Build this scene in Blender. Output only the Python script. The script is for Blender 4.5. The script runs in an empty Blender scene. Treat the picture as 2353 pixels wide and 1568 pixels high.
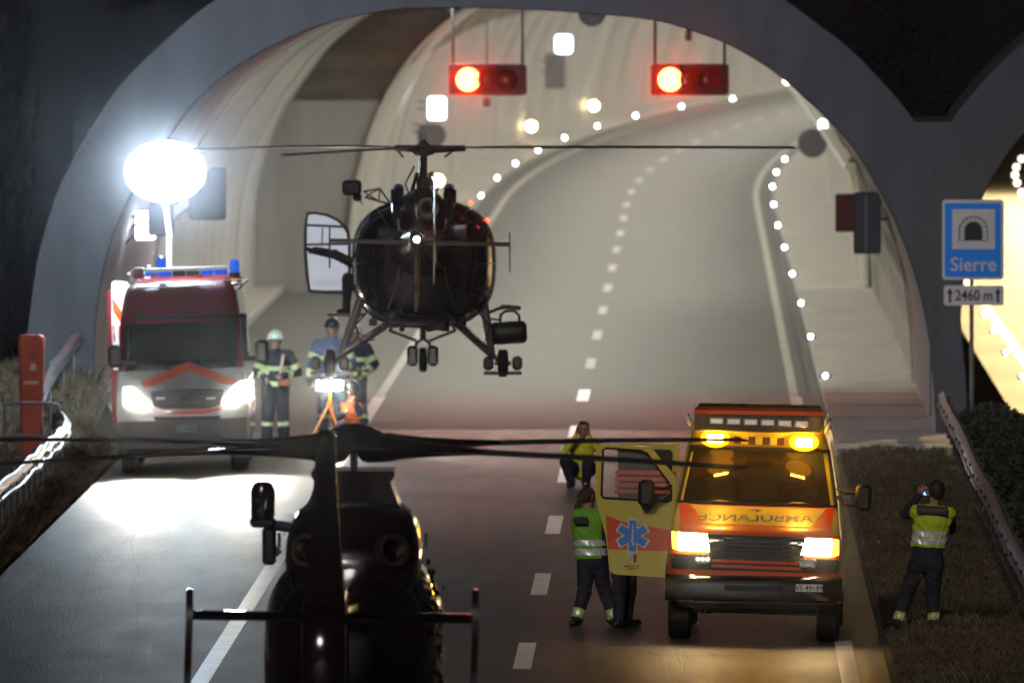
import bpy, bmesh, math, random
import numpy as np
from mathutils import Vector, Matrix, Quaternion
random.seed(7); np.random.seed(7)
R = math.radians
scene = bpy.context.scene
col = scene.collection
# ------------------------------------------------------------------ camera
FPX, CAMZ, VPX, VPY = 35530.0, 8.5, 1600.0, -241.0     # focal length and vanishing point, in pixels of a 2352 px wide picture
cam_d = bpy.data.cameras.new('camera'); cam = bpy.data.objects.new('camera', cam_d); col.objects.link(cam)
cam.location = (0, 0, CAMZ)
cam.rotation_euler = Vector(((1176 - VPX) / FPX, 1, -(784 - VPY) / FPX)).to_track_quat('-Z', 'Y').to_euler()
cam_d.sensor_fit = 'HORIZONTAL'; cam_d.sensor_width = 36; cam_d.lens = FPX / 2352 * 36
cam_d.clip_start = 1; cam_d.clip_end = 3000
cam_d.dof.use_dof = True; cam_d.dof.focus_distance = 179; cam_d.dof.aperture_fstop = 4.2
cam_d.dof.aperture_blades = 9
scene.camera = cam
# ------------------------------------------------------------------ night sky and added fill light
world = bpy.data.worlds.new('World'); scene.world = world; world.use_nodes = True
wn = world.node_tree.nodes; wl = world.node_tree.links
bg = wn['Background']; sky = wn.new('ShaderNodeTexSky'); sky.sky_type = 'NISHITA'; sky.sun_disc = False
sky.sun_elevation = R(3); sky.sun_rotation = R(200)
bg.inputs['Strength'].default_value = 0.0016
wl.new(sky.outputs[0], bg.inputs[0])
sun_d = bpy.data.lights.new('camera_side_fill', 'SUN'); sun_d.energy = 0.68; sun_d.angle = R(12); sun_d.color = (1, .9, .9)  # added fill from behind the camera, standing in for general light
sun = bpy.data.objects.new('camera_side_fill', sun_d); col.objects.link(sun); sun.rotation_euler = (R(65), 0, R(-12))
scene.view_settings.view_transform = 'Standard'; scene.view_settings.look = 'None'
scene.view_settings.exposure = 0; scene.view_settings.gamma = 1
scene.render.engine = 'CYCLES'
cy = scene.cycles
cy.use_denoising = True; cy.max_bounces = 6; cy.diffuse_bounces = 3; cy.glossy_bounces = 3
cy.transmission_bounces = 6; cy.transparent_max_bounces = 8; cy.sample_clamp_indirect = 4; cy.sample_clamp_direct = 0
cy.caustics_reflective = False; cy.caustics_refractive = False; cy.use_light_tree = True; cy.blur_glossy = 0.5
# ------------------------------------------------------------------ pixel helpers: a pixel gives a direction, Y or the ground gives the distance
def sc(Y): return FPX / Y
def yg(y, z=0.0): return FPX * (CAMZ - z) / (y - VPY)          # distance of a ground point seen at row y
def P(x, y, Y): return Vector(((x - VPX) * Y / FPX, Y, CAMZ - (y - VPY) * Y / FPX))
def G(x, y, z=0.0): return P(x, y, yg(y, z))
def lerp(a, b, t): return a + (b - a) * t
def sstep(a, b, x):
    t = min(1, max(0, (x - a) / (b - a))); return t * t * (3 - 2 * t)
def table(xs, ys):
    return lambda v: float(np.interp(v, xs, ys))
# ------------------------------------------------------------------ materials
MATS = {}
def mat(name, c, rough=.6, metal=0, var=None, bump=None, emit=None, coat=0, spec=.5, trans=0, alpha=None, rvar=None, stretch=None):
    if name in MATS: return MATS[name]
    m = bpy.data.materials.new(name); m.use_nodes = True; MATS[name] = m
    nt = m.node_tree; b = nt.nodes['Principled BSDF']
    c = (*c, 1) if len(c) == 3 else c
    b.inputs['Base Color'].default_value = c; b.inputs['Roughness'].default_value = rough
    b.inputs['Metallic'].default_value = metal; b.inputs['Specular IOR Level'].default_value = spec
    b.inputs['Coat Weight'].default_value = coat; b.inputs['Coat Roughness'].default_value = .06
    b.inputs['Transmission Weight'].default_value = trans
    if alpha is not None: b.inputs['Alpha'].default_value = alpha
    if emit:
        b.inputs['Emission Color'].default_value = (*emit[0], 1); b.inputs['Emission Strength'].default_value = emit[1]
    if var or bump or rvar:
        tc = nt.nodes.new('ShaderNodeTexCoord'); src = tc.outputs['Object']
        if stretch:
            mp = nt.nodes.new('ShaderNodeMapping'); mp.inputs['Scale'].default_value = stretch
            nt.links.new(src, mp.inputs[0]); src = mp.outputs[0]
        def noise(scale, detail=5):
            n = nt.nodes.new('ShaderNodeTexNoise'); n.inputs['Scale'].default_value = scale
            n.inputs['Detail'].default_value = detail; n.inputs['Roughness'].default_value = .62
            nt.links.new(src, n.inputs['Vector']); return n
        if var:                                  # (scale, darkest factor, lightest factor)
            n = noise(var[0]); r = nt.nodes.new('ShaderNodeMapRange')
            r.inputs[1].default_value = .3; r.inputs[2].default_value = .7
            r.inputs[3].default_value = var[1]; r.inputs[4].default_value = var[2]
            nt.links.new(n.outputs['Fac'], r.inputs[0])
            mx = nt.nodes.new('ShaderNodeMix'); mx.data_type = 'RGBA'; mx.blend_type = 'MULTIPLY'
            mx.inputs[0].default_value = 1; mx.inputs[6].default_value = c
            nt.links.new(r.outputs[0], mx.inputs[7]); nt.links.new(mx.outputs[2], b.inputs['Base Color'])
        if rvar:                                 # (scale, low, high)
            n = noise(rvar[0]); r = nt.nodes.new('ShaderNodeMapRange')
            r.inputs[1].default_value = .3; r.inputs[2].default_value = .7
            r.inputs[3].default_value = rvar[1]; r.inputs[4].default_value = rvar[2]
            nt.links.new(n.outputs['Fac'], r.inputs[0]); nt.links.new(r.outputs[0], b.inputs['Roughness'])
        if bump:
            n = noise(bump[0], 8); bp = nt.nodes.new('ShaderNodeBump'); bp.inputs['Strength'].default_value = bump[1]
            bp.inputs['Distance'].default_value = bump[2] if len(bump) > 2 else .02
            nt.links.new(n.outputs['Fac'], bp.inputs['Height']); nt.links.new(bp.outputs[0], b.inputs['Normal'])
    return m
def translucent(name, c, t=.6):
    m = mat(name, c, .4); nt = m.node_tree; b = nt.nodes['Principled BSDF']; tr = nt.nodes.new('ShaderNodeBsdfTranslucent'); tr.inputs[0].default_value = (*c, 1)
    mx = nt.nodes.new('ShaderNodeMixShader'); mx.inputs[0].default_value = t; o = nt.nodes['Material Output']
    nt.links.new(b.outputs[0], mx.inputs[1]); nt.links.new(tr.outputs[0], mx.inputs[2]); nt.links.new(mx.outputs[0], o.inputs[0]); return m
def glow(name, c, s): return mat(name, (.02, .02, .02), .4, emit=(c, s))
# ------------------------------------------------------------------ objects
def tag(o, label=None, cat=None, group=None, kind=None):
    if label: o['label'] = label
    if cat: o['category'] = cat
    if group: o['group'] = group
    if kind: o['kind'] = kind
    return o
def thing(name, label, cat, loc=(0, 0, 0), rot=(0, 0, 0), group=None):
    o = bpy.data.objects.new(name, None); col.objects.link(o); o.empty_display_size = .2
    o.location = loc; o.rotation_euler = rot
    return tag(o, label, cat, group)
def obj(name, me, parent=None):
    o = bpy.data.objects.new(name, me); col.objects.link(o)
    if parent: o.parent = parent
    return o
def frame(d, up=(0, 0, 1)):
    d = Vector(d).normalized(); u = Vector(up)
    if abs(d.dot(u)) > .98: u = Vector((1, 0, 0))
    a = u.cross(d).normalized(); b = d.cross(a); return a, b, d
class MB:
    """collects shapes into one mesh"""
    def __init__(s): s.v = []; s.f = []; s.m = []; s.mi = 0
    def add(s, vs, fs):
        k = len(s.v); s.v += [tuple(v) for v in vs]; s.f += [tuple(i + k for i in f) for f in fs]; s.m += [s.mi] * len(fs)
        return s
    def box(s, c, d, rot=None, bev=0):
        hx, hy, hz = d[0] / 2, d[1] / 2, d[2] / 2; c = Vector(c)
        Rm = rot if isinstance(rot, Matrix) else (Matrix.Rotation(rot, 3, 'Z') if rot else None)
        if bev <= 0:
            vs = [Vector((x * hx, y * hy, z * hz)) for x in (-1, 1) for y in (-1, 1) for z in (-1, 1)]
            fs = [(0, 1, 3, 2), (4, 6, 7, 5), (0, 4, 5, 1), (2, 3, 7, 6), (0, 2, 6, 4), (1, 5, 7, 3)]
        else:
            bev = min(bev, hx * .95, hy * .95, hz * .95); vs = []; idx = {}
            for x in (-1, 1):
                for y in (-1, 1):
                    for z in (-1, 1):
                        for a in range(3):
                            v = Vector((x * (hx - bev), y * (hy - bev), z * (hz - bev))); v[a] = (x * hx, y * hy, z * hz)[a]
                            idx[(x, y, z, a)] = len(vs); vs.append(v)
            fs = []
            for a in range(3):
                b, c2 = (a + 1) % 3, (a + 2) % 3
                for q in (-1, 1):
                    f = []
                    for (i, j) in ((-1, -1), (1, -1), (1, 1), (-1, 1)):
                        k = [0, 0, 0]; k[a] = q; k[b] = i; k[c2] = j; f.append(idx[(*k, a)])
                    fs.append(f if q > 0 else f[::-1])
                for i in (-1, 1):
                    for j in (-1, 1):                       # edge along a
                        k0 = [0, 0, 0]; k1 = [0, 0, 0]; k0[a] = -1; k1[a] = 1
                        for k in (k0, k1): k[b] = i; k[c2] = j
                        fs.append((idx[(*k0, b)], idx[(*k1, b)], idx[(*k1, c2)], idx[(*k0, c2)]))
            for x in (-1, 1):
                for y in (-1, 1):
                    for z in (-1, 1): fs.append([idx[(x, y, z, a)] for a in range(3)])
        if Rm: vs = [Rm @ v for v in vs]
        return s.add([v + c for v in vs], fs)
    def ring_faces(s, n, m, closed=True):
        fs = []
        for i in range(m - 1):
            for j in range(n if closed else n - 1):
                fs.append((i * n + j, i * n + (j + 1) % n, (i + 1) * n + (j + 1) % n, (i + 1) * n + j))
        return fs
    def loft(s, rings, cap=True, closed=True, keep=None):
        n = len(rings[0]); vs = [Vector(p) for r in rings for p in r]; fs = s.ring_faces(n, len(rings), closed)
        if keep: fs = [f for f in fs if keep(sum((vs[i] for i in f), Vector()) / 4)]
        if cap and closed: fs += [tuple(range(n))[::-1], tuple(range((len(rings) - 1) * n, len(rings) * n))]
        return s.add(vs, fs)
    def cyl(s, p0, p1, r0, r1=None, n=12, cap=True):
        p0, p1 = Vector(p0), Vector(p1); r1 = r0 if r1 is None else r1; a, b, d = frame(p1 - p0)
        rg = lambda p, r: [p + (a * math.cos(t) + b * math.sin(t)) * r for t in (2 * math.pi * i / n for i in range(n))]
        return s.loft([rg(p0, r0), rg(p1, r1)], cap)
    def tube(s, path, r, n=8, cap=True, closed=False):
        path = [Vector(p) for p in path]; m = len(path); rs = r if isinstance(r, (list, tuple)) else [r] * m; rings = []
        pa = None
        for i, p in enumerate(path):
            d = (path[min(i + 1, m - 1)] - path[max(i - 1, 0)]) if not closed else (path[(i + 1) % m] - path[i - 1])
            a, b, d = frame(d)
            if pa is not None:
                q = pa - d * pa.dot(d)
                if q.length > 1e-5: a = q.normalized(); b = d.cross(a)
            pa = a
            rings.append([p + (a * math.cos(t) + b * math.sin(t)) * rs[i] for t in (2 * math.pi * k / n for k in range(n))])
        if closed: rings.append(rings[0]); cap = False
        return s.loft(rings, cap)
    def lathe(s, prof, p0, d, n=20, up=(0, 0, 1)):
        p0 = Vector(p0); a, b, d = frame(d, up)
        return s.loft([[p0 + d * h + (a * math.cos(t) + b * math.sin(t)) * max(r, 1e-4) for t in (2 * math.pi * k / n for k in range(n))] for h, r in prof])
    def sphere(s, c, r, nu=16, nv=10, z0=-1, z1=1):
        r = (r, r, r) if not isinstance(r, (tuple, list)) else r; c = Vector(c); rings = []
        for i in range(nv + 1):
            ph = math.asin(lerp(z0, z1, i / nv) * .9999) if False else lerp(math.asin(z0), math.asin(z1), i / nv)
            q = max(math.cos(ph), 1e-3)
            rings.append([c + Vector((r[0] * q * math.cos(t), r[1] * q * math.sin(t), r[2] * math.sin(ph))) for t in (2 * math.pi * k / nu for k in range(nu))])
        return s.loft(rings)
    def prism(s, poly, o, ax, ay, depth):
        """polygon in the plane spanned by ax, ay at o, extruded by the vector depth"""
        o, ax, ay, depth = Vector(o), Vector(ax), Vector(ay), Vector(depth); n = len(poly)
        a = [o + ax * u + ay * v for u, v in poly]; b = [p + depth for p in a]
        fs = [tuple(range(n)), tuple(range(n, 2 * n))[::-1]] + [(i, i + n, (i + 1) % n + n, (i + 1) % n) for i in range(n)]
        return s.add(a + b, fs)
    def mesh(s, name, mats, smooth=40):
        me = bpy.data.meshes.new(name); me.from_pydata(s.v, [], s.f)
        for m in (mats if isinstance(mats, (list, tuple)) else [mats]): me.materials.append(m)
        if any(s.m): me.polygons.foreach_set('material_index', s.m)
        bm = bmesh.new(); bm.from_mesh(me); bmesh.ops.recalc_face_normals(bm, faces=bm.faces); bm.to_mesh(me); bm.free()
        if smooth: me.shade_smooth(); me.set_sharp_from_angle(angle=R(smooth))
        return me
    def build(s, name, mats, parent=None, smooth=40):
        return obj(name, s.mesh(name, mats, smooth), parent)
def plate(name, outer, holes, depth, m, parent=None, to=None, smooth=0):
    """flat panel with holes, drawn in x/z, front at y=0, back at y=depth; to maps each vertex"""
    cu = bpy.data.curves.new(name, 'CURVE'); cu.dimensions = '2D'; cu.fill_mode = 'BOTH'; cu.extrude = depth / 2
    for pl in [outer] + holes:
        sp = cu.splines.new('POLY'); sp.points.add(len(pl) - 1); sp.use_cyclic_u = True
        for p, q in zip(sp.points, pl): p.co = (q[0], q[1], 0, 1)
    t = bpy.data.objects.new(name, cu); col.objects.link(t)
    me = bpy.data.meshes.new_from_object(t.evaluated_get(bpy.context.evaluated_depsgraph_get()))
    bpy.data.objects.remove(t); bpy.data.curves.remove(cu)
    me.name = name; me.materials.clear(); me.materials.append(m)
    for v in me.vertices:
        x, y, z = v.co; w = Vector((x, depth / 2 - z, y)); v.co = to(w) if to else w
    bm = bmesh.new(); bm.from_mesh(me); bmesh.ops.remove_doubles(bm, verts=bm.verts, dist=1e-5); bmesh.ops.recalc_face_normals(bm, faces=bm.faces); bm.to_mesh(me); bm.free()
    if smooth: me.shade_smooth(); me.set_sharp_from_angle(angle=R(smooth))
    return obj(name, me, parent)
def text(name, body, size, m, parent, loc, rotz=0, mirror=False, bold=.01, extrude=.002, to=None, align='CENTER', rotx=90, sx=1.0):
    cu = bpy.data.curves.new(name, 'FONT'); cu.body = body; cu.size = size; cu.extrude = extrude; cu.offset = bold * size
    cu.align_x = align; cu.align_y = 'CENTER'; cu.resolution_u = 3
    t = bpy.data.objects.new(name, cu); col.objects.link(t)
    me = bpy.data.meshes.new_from_object(t.evaluated_get(bpy.context.evaluated_depsgraph_get()))
    bpy.data.objects.remove(t); bpy.data.curves.remove(cu)
    me.name = name; me.materials.clear(); me.materials.append(m)
    for v in me.vertices:
        x, y, z = v.co; x *= sx
        if mirror: x = -x
        if to: v.co = to(x, y, z)
        else:
            w = Vector((x, -z, y)); w = Matrix.Rotation(rotz, 3, 'Z') @ w; v.co = w + Vector(loc)
    if mirror: me.flip_normals()
    return obj(name, me, parent)
def rrect(cx, cz, w, h, r, n=4):
    pts = []
    for (sx, sz, a0) in ((1, 1, 0), (-1, 1, 90), (-1, -1, 180), (1, -1, 270)):
        for i in range(n + 1):
            a = R(a0 + 90 * i / n); pts.append((cx + sx * (w / 2 - r) + r * math.cos(a), cz + sz * (h / 2 - r) + r * math.sin(a)))
    return pts
def smooth_path(pts, k=8):
    """Catmull-Rom through the points"""
    pts = [Vector(p) for p in pts]; out = []
    for i in range(len(pts) - 1):
        p0, p1, p2, p3 = pts[max(i - 1, 0)], pts[i], pts[i + 1], pts[min(i + 2, len(pts) - 1)]
        for j in range(k):
            t = j / k
            out.append(.5 * ((2 * p1) + (p2 - p0) * t + (2 * p0 - 5 * p1 + 4 * p2 - p3) * t * t + (3 * p1 - p0 - 3 * p2 + p3) * t ** 3))
    return out + [pts[-1]]
def copy_tree(o, parent=None):
    c = o.copy(); col.objects.link(c); c.parent = parent
    for ch in o.children: copy_tree(ch, c)
    return c
def spot(name, parent, loc, aim, energy, angle, color=(1, 1, 1), blend=.6, radius=.06):
    d = bpy.data.lights.new(name, 'SPOT'); d.energy = energy; d.spot_size = R(angle); d.spot_blend = blend; d.color = color; d.shadow_soft_size = radius
    o = bpy.data.objects.new(name, d); col.objects.link(o); o.parent = parent; o.location = loc
    o.rotation_euler = Vector(aim).to_track_quat('-Z', 'Y').to_euler(); return o
ORD = ['nearest', 'second', 'third', 'fourth', 'fifth', 'sixth', 'seventh', 'eighth', 'ninth', 'tenth', 'eleventh', 'twelfth', 'thirteenth', 'fourteenth', 'fifteenth']
# ================================================================== the setting
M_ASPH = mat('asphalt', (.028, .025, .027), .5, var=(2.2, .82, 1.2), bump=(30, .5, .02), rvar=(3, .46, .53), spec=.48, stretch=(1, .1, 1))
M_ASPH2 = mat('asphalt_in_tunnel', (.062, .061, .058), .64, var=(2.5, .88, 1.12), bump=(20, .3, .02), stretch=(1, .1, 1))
M_PAINT = mat('road_paint', (.86, .85, .82), .38, var=(2.2, .7, 1.08), bump=(25, .12, .01), spec=.6)
M_CONC = mat('portal_concrete', (.085, .087, .097), .85, var=(1.6, .8, 1.12), bump=(6, .3, .02), stretch=(1.6, 1, .35))
M_CONC2 = mat('raw_concrete', (.19, .165, .13), .9, var=(.9, .6, 1.2), bump=(5, .3, .02), stretch=(1, 1, 3))
M_WHITE = mat('white_wall_paint', (.5, .49, .46), .5, var=(1.1, .72, 1.08), stretch=(1, .6, .1))
M_KERB = mat('kerb_concrete', (.36, .35, .32), .8, var=(1.5, .7, 1.15), bump=(12, .3, .01))
M_GRASS = mat('grass_ground', (.04, .035, .02), .95, var=(.9, .45, 1.7), bump=(9, .9, .05))
M_BLADE = mat('dry_grass', (.11, .083, .046), .8, var=(1.3, .5, 1.4))
M_STEEL = mat('galvanised_steel', (.48, .49, .5), .42, .55, var=(3, .75, 1.1), rvar=(4, .32, .55))
M_STEEL_D = mat('weathered_steel', (.17, .17, .175), .6, .4, var=(4, .6, 1.2))
M_DARKM = mat('dark_grey_metal', (.05, .052, .06), .5, .3)
M_GREY = mat('grey_sign_back', (.16, .16, .175), .55, .3, var=(2, .85, 1.1))
M_BLACK = mat('black_rubber', (.012, .012, .012), .75)
CX0 = -1.92                                     # the broken line between the two lanes
def cx(Y): return CX0 + (max(0, Y - 425) ** 2) / 6100
def road_z(x, Y=0):                             # crowned outside, flat beyond the portal
    k = 1 - sstep(236, 262, Y)
    return k * (.04 * min(0, x + 5.4) - .016 * max(0, x + 1.9))
YS = [60, 120] + list(range(150, 425, 3)) + list(range(425, 780, 6))
# -- road
rd = MB(); xo = [-6.9, -6.5, -5.2, -4.3, -3.4, -1.7, 0, 1.7, 2.4, 3.2, 3.6, 4.05]
XOUT = [-8.85, -8.2, -7, -5.4, -4, -1.9, 0, 1, 2.12]
rows = []
for Y in YS:
    rows.append([Vector((x, Y, road_z(x, Y))) for x in XOUT])
    if Y > 332: rows[-1] = [Vector((cx(Y) + lerp(-4.05, 4.05, i / 8), Y, 0)) for i in range(9)]
rd.loft(rows, cap=False, closed=False)
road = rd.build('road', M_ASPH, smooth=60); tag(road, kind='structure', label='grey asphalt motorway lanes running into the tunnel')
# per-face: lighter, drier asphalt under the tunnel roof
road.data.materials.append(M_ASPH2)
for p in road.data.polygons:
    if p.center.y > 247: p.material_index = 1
# -- painted lines (parts of the road)
def strip(x0, x1, ya, yb, dz=.004, step=6):
    m = MB(); n = max(1, int((yb - ya) / step)); rr = []
    for i in range(n + 1):
        Y = lerp(ya, yb, i / n); off = cx(Y) - CX0
        rr.append([Vector((x0 + off, Y, road_z(x0, Y) + dz)), Vector((x1 + off, Y, road_z(x1, Y) + dz))])
    m.loft(rr, cap=False, closed=False); return m
M_PAINT_T = mat('sooty_road_paint', (.4, .39, .35), .6, var=(2.2, .6, 1.1), bump=(25, .2, .01))
strip(CX0 - 3.55, CX0 - 3.35, 150, 262).build('edge_line', M_PAINT, road, 0); strip(CX0 - 3.53, CX0 - 3.37, 262, 760).build('edge_line', M_PAINT_T, road, 0)
strip(CX0 + 3.50, CX0 + 3.70, 150, 262).build('edge_line', M_PAINT, road, 0); strip(CX0 + 3.50, CX0 + 3.65, 262, 760).build('edge_line', M_PAINT_T, road, 0)
y0 = yg(1537)
for i in range(-1, 27):
    ya = y0 + 18.0 * i; strip(CX0 - (.1 if ya < 262 else .085), CX0 + (.1 if ya < 262 else .085), ya, ya + 6).build('lane_dash', M_PAINT if ya < 262 else M_PAINT_T, road, 0)
# cracks and tar seams
M_TAR = mat('tar_seam', (.03, .029, .029), .55, spec=.35, bump=(30, .3, .01))
for (pts) in ([(300, 1560), (318, 1420), (308, 1360), (318, 1310), (300, 1250), (330, 1210), (365, 1180)],
              [(180, 1400), (195, 1320), (240, 1280), (330, 1215)], [(120, 1340), (200, 1300), (250, 1260)], [(318, 1310), (345, 1290), (420, 1265)]):
    pp = smooth_path([G(x, y, -.12) for x, y in pts], 5); m = MB(); rr = []
    for i, p in enumerate(pp):
        w = .005 + .005 * random.random(); q = random.uniform(-.04, .04)
        rr.append([Vector((p.x - w + q, p.y, road_z(p.x) + .003)), Vector((p.x + w + q, p.y, road_z(p.x) + .003))])
    m.loft(rr, cap=False, closed=False); m.build('tar_seam', M_TAR, road, 0)
for Yj in (173.5, 186.3, 199.5, 212, 226):
    m = MB(); m.loft([[Vector((x, Yj + .03 * math.sin(x * 3), road_z(x) + .0025)), Vector((x, Yj + .12 + .03 * math.sin(x * 3 + .7), road_z(x) + .0025))] for x in [lerp(-8.8, 2.1, i / 20) for i in range(21)]], cap=False, closed=False)
    m.build('tar_seam', M_TAR, road, 0)
# -- verges, terrain, median
def verge_z(x, Y):
    if x < -8.85:
        base = road_z(-8.85, Y) + .02 + .12 * sstep(-8.9, -9.6, x)
        z = base + (.95 * sstep(233, 243, Y)) * sstep(-8.9, -9.7, x) + .35 * min(max(0, -x - 13), 16)
        return z + .03 * math.sin(x * 5.1 + Y * 1.7) * sstep(-8.9, -9.4, x)
    return road_z(2.12, Y) + .01 + .05 * sstep(2.1, 2.6, x) + .03 * math.sin(x * 4 + Y * 1.3) * sstep(2.2, 2.8, x) + .55 * sstep(4.0, 4.5, x) * (1 - sstep(4.7, 5.2, x)) * sstep(236, 228, Y)
gd = MB(); xs = [-400, -120, -60, -40, -25, -18, -14, -12, -11, -10.4, -10, -9.7, -9.4, -9.15, -9, -8.85]
ys = [-60, 60, 120] + list(range(150, 246, 2)); gl = [[Vector((x, Y, verge_z(x, Y) if Y < 246 else 0)) for x in xs] for Y in ys]
gd.loft(gl, cap=False, closed=False)
xs = [2.12, 2.3, 2.5, 2.8, 3.1, 3.4, 3.7, 3.95, 4.15, 4.4, 4.7, 5.0, 5.2]
gd.loft([[Vector((x, Y, verge_z(x, Y))) for x in xs] for Y in [60, 120] + list(range(150, 236, 2)) + [236]], cap=False, closed=False)
gd.loft([[Vector((x, Y, -.12)) for x in (15.5, 20, 40, 120, 400)] for Y in (-60, 100, 200, 246)], cap=False, closed=False)
ground = gd.build('ground', M_GRASS, smooth=60); tag(ground, kind='structure', label='dry grass verges beside the motorway')
gd = MB(); gd.loft([[Vector((x, Y, -.05)) for x in (-400, 0, 400)] for Y in (246, 600)], cap=False, closed=False)
# second carriageway
m = MB(); m.loft([[Vector((x + cx(Y) - CX0, Y, -.02)) for x in (5.2, 7, 9.5, 12, 15.5)] for Y in YS], cap=False, closed=False)
road2 = m.build('neighbouring_road', M_ASPH2, smooth=60); tag(road2, kind='structure', label='neighbouring carriageway under orange tunnel light')
strip(5.9, 6.1, 60, 700, -.016).build('edge_line', M_PAINT, road2, 0); strip(13.1, 13.3, 60, 700, -.016).build('edge_line', M_PAINT, road2, 0)
for i in range(24):
    strip(9.5, 9.7, 160 + 18 * i, 166 + 18 * i, -.016).build('lane_dash', M_PAINT, road2, 0)
# concrete apron and tunnel walkways with kerbs
def walkway(x0, x1, ya, yb, z, name, label, xoff=True):
    m = MB(); n = max(2, int((yb - ya) / 5)); rr = []
    for i in range(n + 1):
        Y = lerp(ya, yb, i / n); o = (cx(Y) - CX0) if xoff else 0
        rr.append([Vector((x0 + o, Y, -.1)), Vector((x0 + o, Y, z - .02)), Vector((x0 + o + (.02 if x1 > x0 else -.02), Y, z)), Vector((x1 + o, Y, z + .01)), Vector((x1 + o, Y, -.1))])
    m.loft(rr); w = m.build(name, M_KERB, smooth=30); return tag(w, label, kind='structure')
pw = walkway(2.13, 4.1, 236.4, 760, .05, 'walkway_right', 'concrete walkway along the right tunnel wall')
walkway(-5.97, -8.0, 333, 760, .14, 'walkway_left', 'concrete walkway along the left tunnel wall')
walkway(-8.86, -9.9, 245.5, 333, .14, 'walkway_bay', 'concrete kerb of the lay-by inside the tunnel')
for i, Yk in enumerate((238.6, 243.5, 250, 256, 262)):     # joints across the apron
    MB().box((3.05, Yk, .062), (1.75, .035, .006)).build('joint', M_TAR, pw, 0)
strip(CX0 + 3.79, CX0 + 3.86, 240, 450, .005).build('slot_drain', M_TAR, road, 0)
# ================================================================== tunnel
YP = 243.0; SP = sc(YP)
def px2(pts): return [((x - VPX) / SP, CAMZ - (y - VPY) / SP) for x, y in pts]
INN = px2([(205, 1080), (210, 930), (215, 784), (225, 675), (250, 565), (285, 475), (340, 380), (400, 295), (450, 230), (525, 165), (600, 118), (700, 70), (800, 40), (900, 22), (1000, 17), (1176, 20),
           (1341, 29), (1501, 45), (1591, 70), (1676, 102), (1751, 145), (1796, 177), (1851, 225), (1926, 298), (1976, 360), (2026, 445), (2071, 540), (2111, 660), (2136, 784), (2150, 950), (2152, 1080)])
OUT_L = px2([(30, 1100), (42, 920), (60, 784), (85, 600), (120, 475), (150, 400), (200, 310), (265, 210), (350, 120), (440, 40), (505, -5), (640, -75), (800, -130), (1000, -165), (1176, -170)])
OUT_R = px2([(1350, -160), (1550, -110), (1700, -55), (1801, 0), (1876, 55), (1951, 112), (2026, 188), (2071, 240), (2101, 280)])
OUT2 = px2([(2186, 280), (2206, 250), (2276, 170), (2352, 100), (2480, 5), (2700, -95), (3060, -165)])
INN2 = px2([(2226, 1085), (2220, 902), (2208, 760), (2207, 703), (2220, 590), (2240, 505), (2261, 440), (2301, 370), (2352, 305), (2450, 205), (2600, 110), (2800, 45), (3060, 20)])
CX2 = (3060 - VPX) / SP
mir = lambda pts: [(2 * CX2 - x, z) for x, z in pts[::-1]]
INN2 = INN2 + mir(INN2)[1:]; OUT2 = OUT2 + mir(OUT2)[1:]
sm = lambda pts, k=3: [(p.x, p.y) for p in smooth_path([(x, z, 0) for x, z in pts], k)]
INNs, INN2s = sm(INN), sm(INN2); outer = sm(OUT_L + OUT_R) + sm(OUT2) + [(2 * CX2 - 3.6, -.6)]
outer[0] = (outer[0][0], -.6)
hole = lambda pts: [(pts[0][0], -.55)] + pts[1:-1] + [(pts[-1][0], -.55)]
tunnel = thing('motorway_tunnel', 'pale concrete arched motorway tunnel mouth behind the red van', 'tunnel', (0, 0, 0))
plate('portal_collar', outer, [hole(INNs), hole(INN2s)], 9.5, M_CONC, tunnel, lambda w: w + Vector((0, YP, 0)), 25)
M_LIP = mat('portal_edge', (.33, .32, .31), .8, var=(2, .6, 1.2))
# wide lay-by section, painted white to 4 m
def lining(prof, ya, yb, step, name, curve, cut=4.0, parent=None, mats=None):
    m = MB(); n = max(1, round((yb - ya) / step)); rr = []
    for i in range(n + 1):
        Y = lerp(ya, yb, i / n); o = (cx(Y) - CX0) if curve else 0
        rr.append([Vector((x + o, Y, z)) for x, z in prof])
    m.loft(rr, cap=False, closed=False)
    o = m.build(name, mats or [M_WHITE, M_CONC2], parent or tunnel, 35)
    for p in o.data.polygons: p.material_index = 1 if p.center.z > cut else 0
    return o
ins = [(x + (.012 if x < -2.9 else -.012), z - .012) for x, z in INNs]
lining(ins, YP + .05, 333.2, 10, 'bay_lining', False, 30)
NARP = []
for i in range(41):
    a = math.pi * (1 - i / 40); q = lambda v: math.copysign(abs(v) ** (2 / 2.4), v)
    NARP.append((CX0 + 5.62 * q(math.cos(a)), -.1 + 6.9 * q(math.sin(a))))
lining(NARP, 333, 770, 10, 'tunnel_lining', True, 4.6)
# end wall of the lay-by, lower half painted
hn = [(x, z) for x, z in NARP]; hn[0] = (hn[0][0], -.55); hn[-1] = (hn[-1][0] , -.55)
ins2 = [(lerp(-2.9, x, 1.02), max(z, -.6)) for x, z in INNs]
ow = [(-9.75, -.7)] + [p for p in ins2 if p[1] > .2] + [(4.1, -.7)]
def clipz(poly, z, above):
    out = []; n = len(poly)
    for i in range(n):
        a, b = poly[i], poly[(i + 1) % n]; ia, ib = (a[1] > z) == above, (b[1] > z) == above
        if ia: out.append(a)
        if ia != ib: t = (z - a[1]) / (b[1] - a[1]); out.append((lerp(a[0], b[0], t), z))
    return out
ZP = 4.08
hl = [p for p in hn if p[0] < CX0 and p[1] < ZP] ; hr = [p for p in hn if p[0] > CX0 and p[1] < ZP]
tz = lambda w: w + Vector((0, 333.0, 0))
owl = [p for p in clipz(ow, ZP, False) if p[0] < CX0]
xin = float(np.interp(ZP, [p[1] for p in hl], [p[0] for p in hl]))
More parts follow.
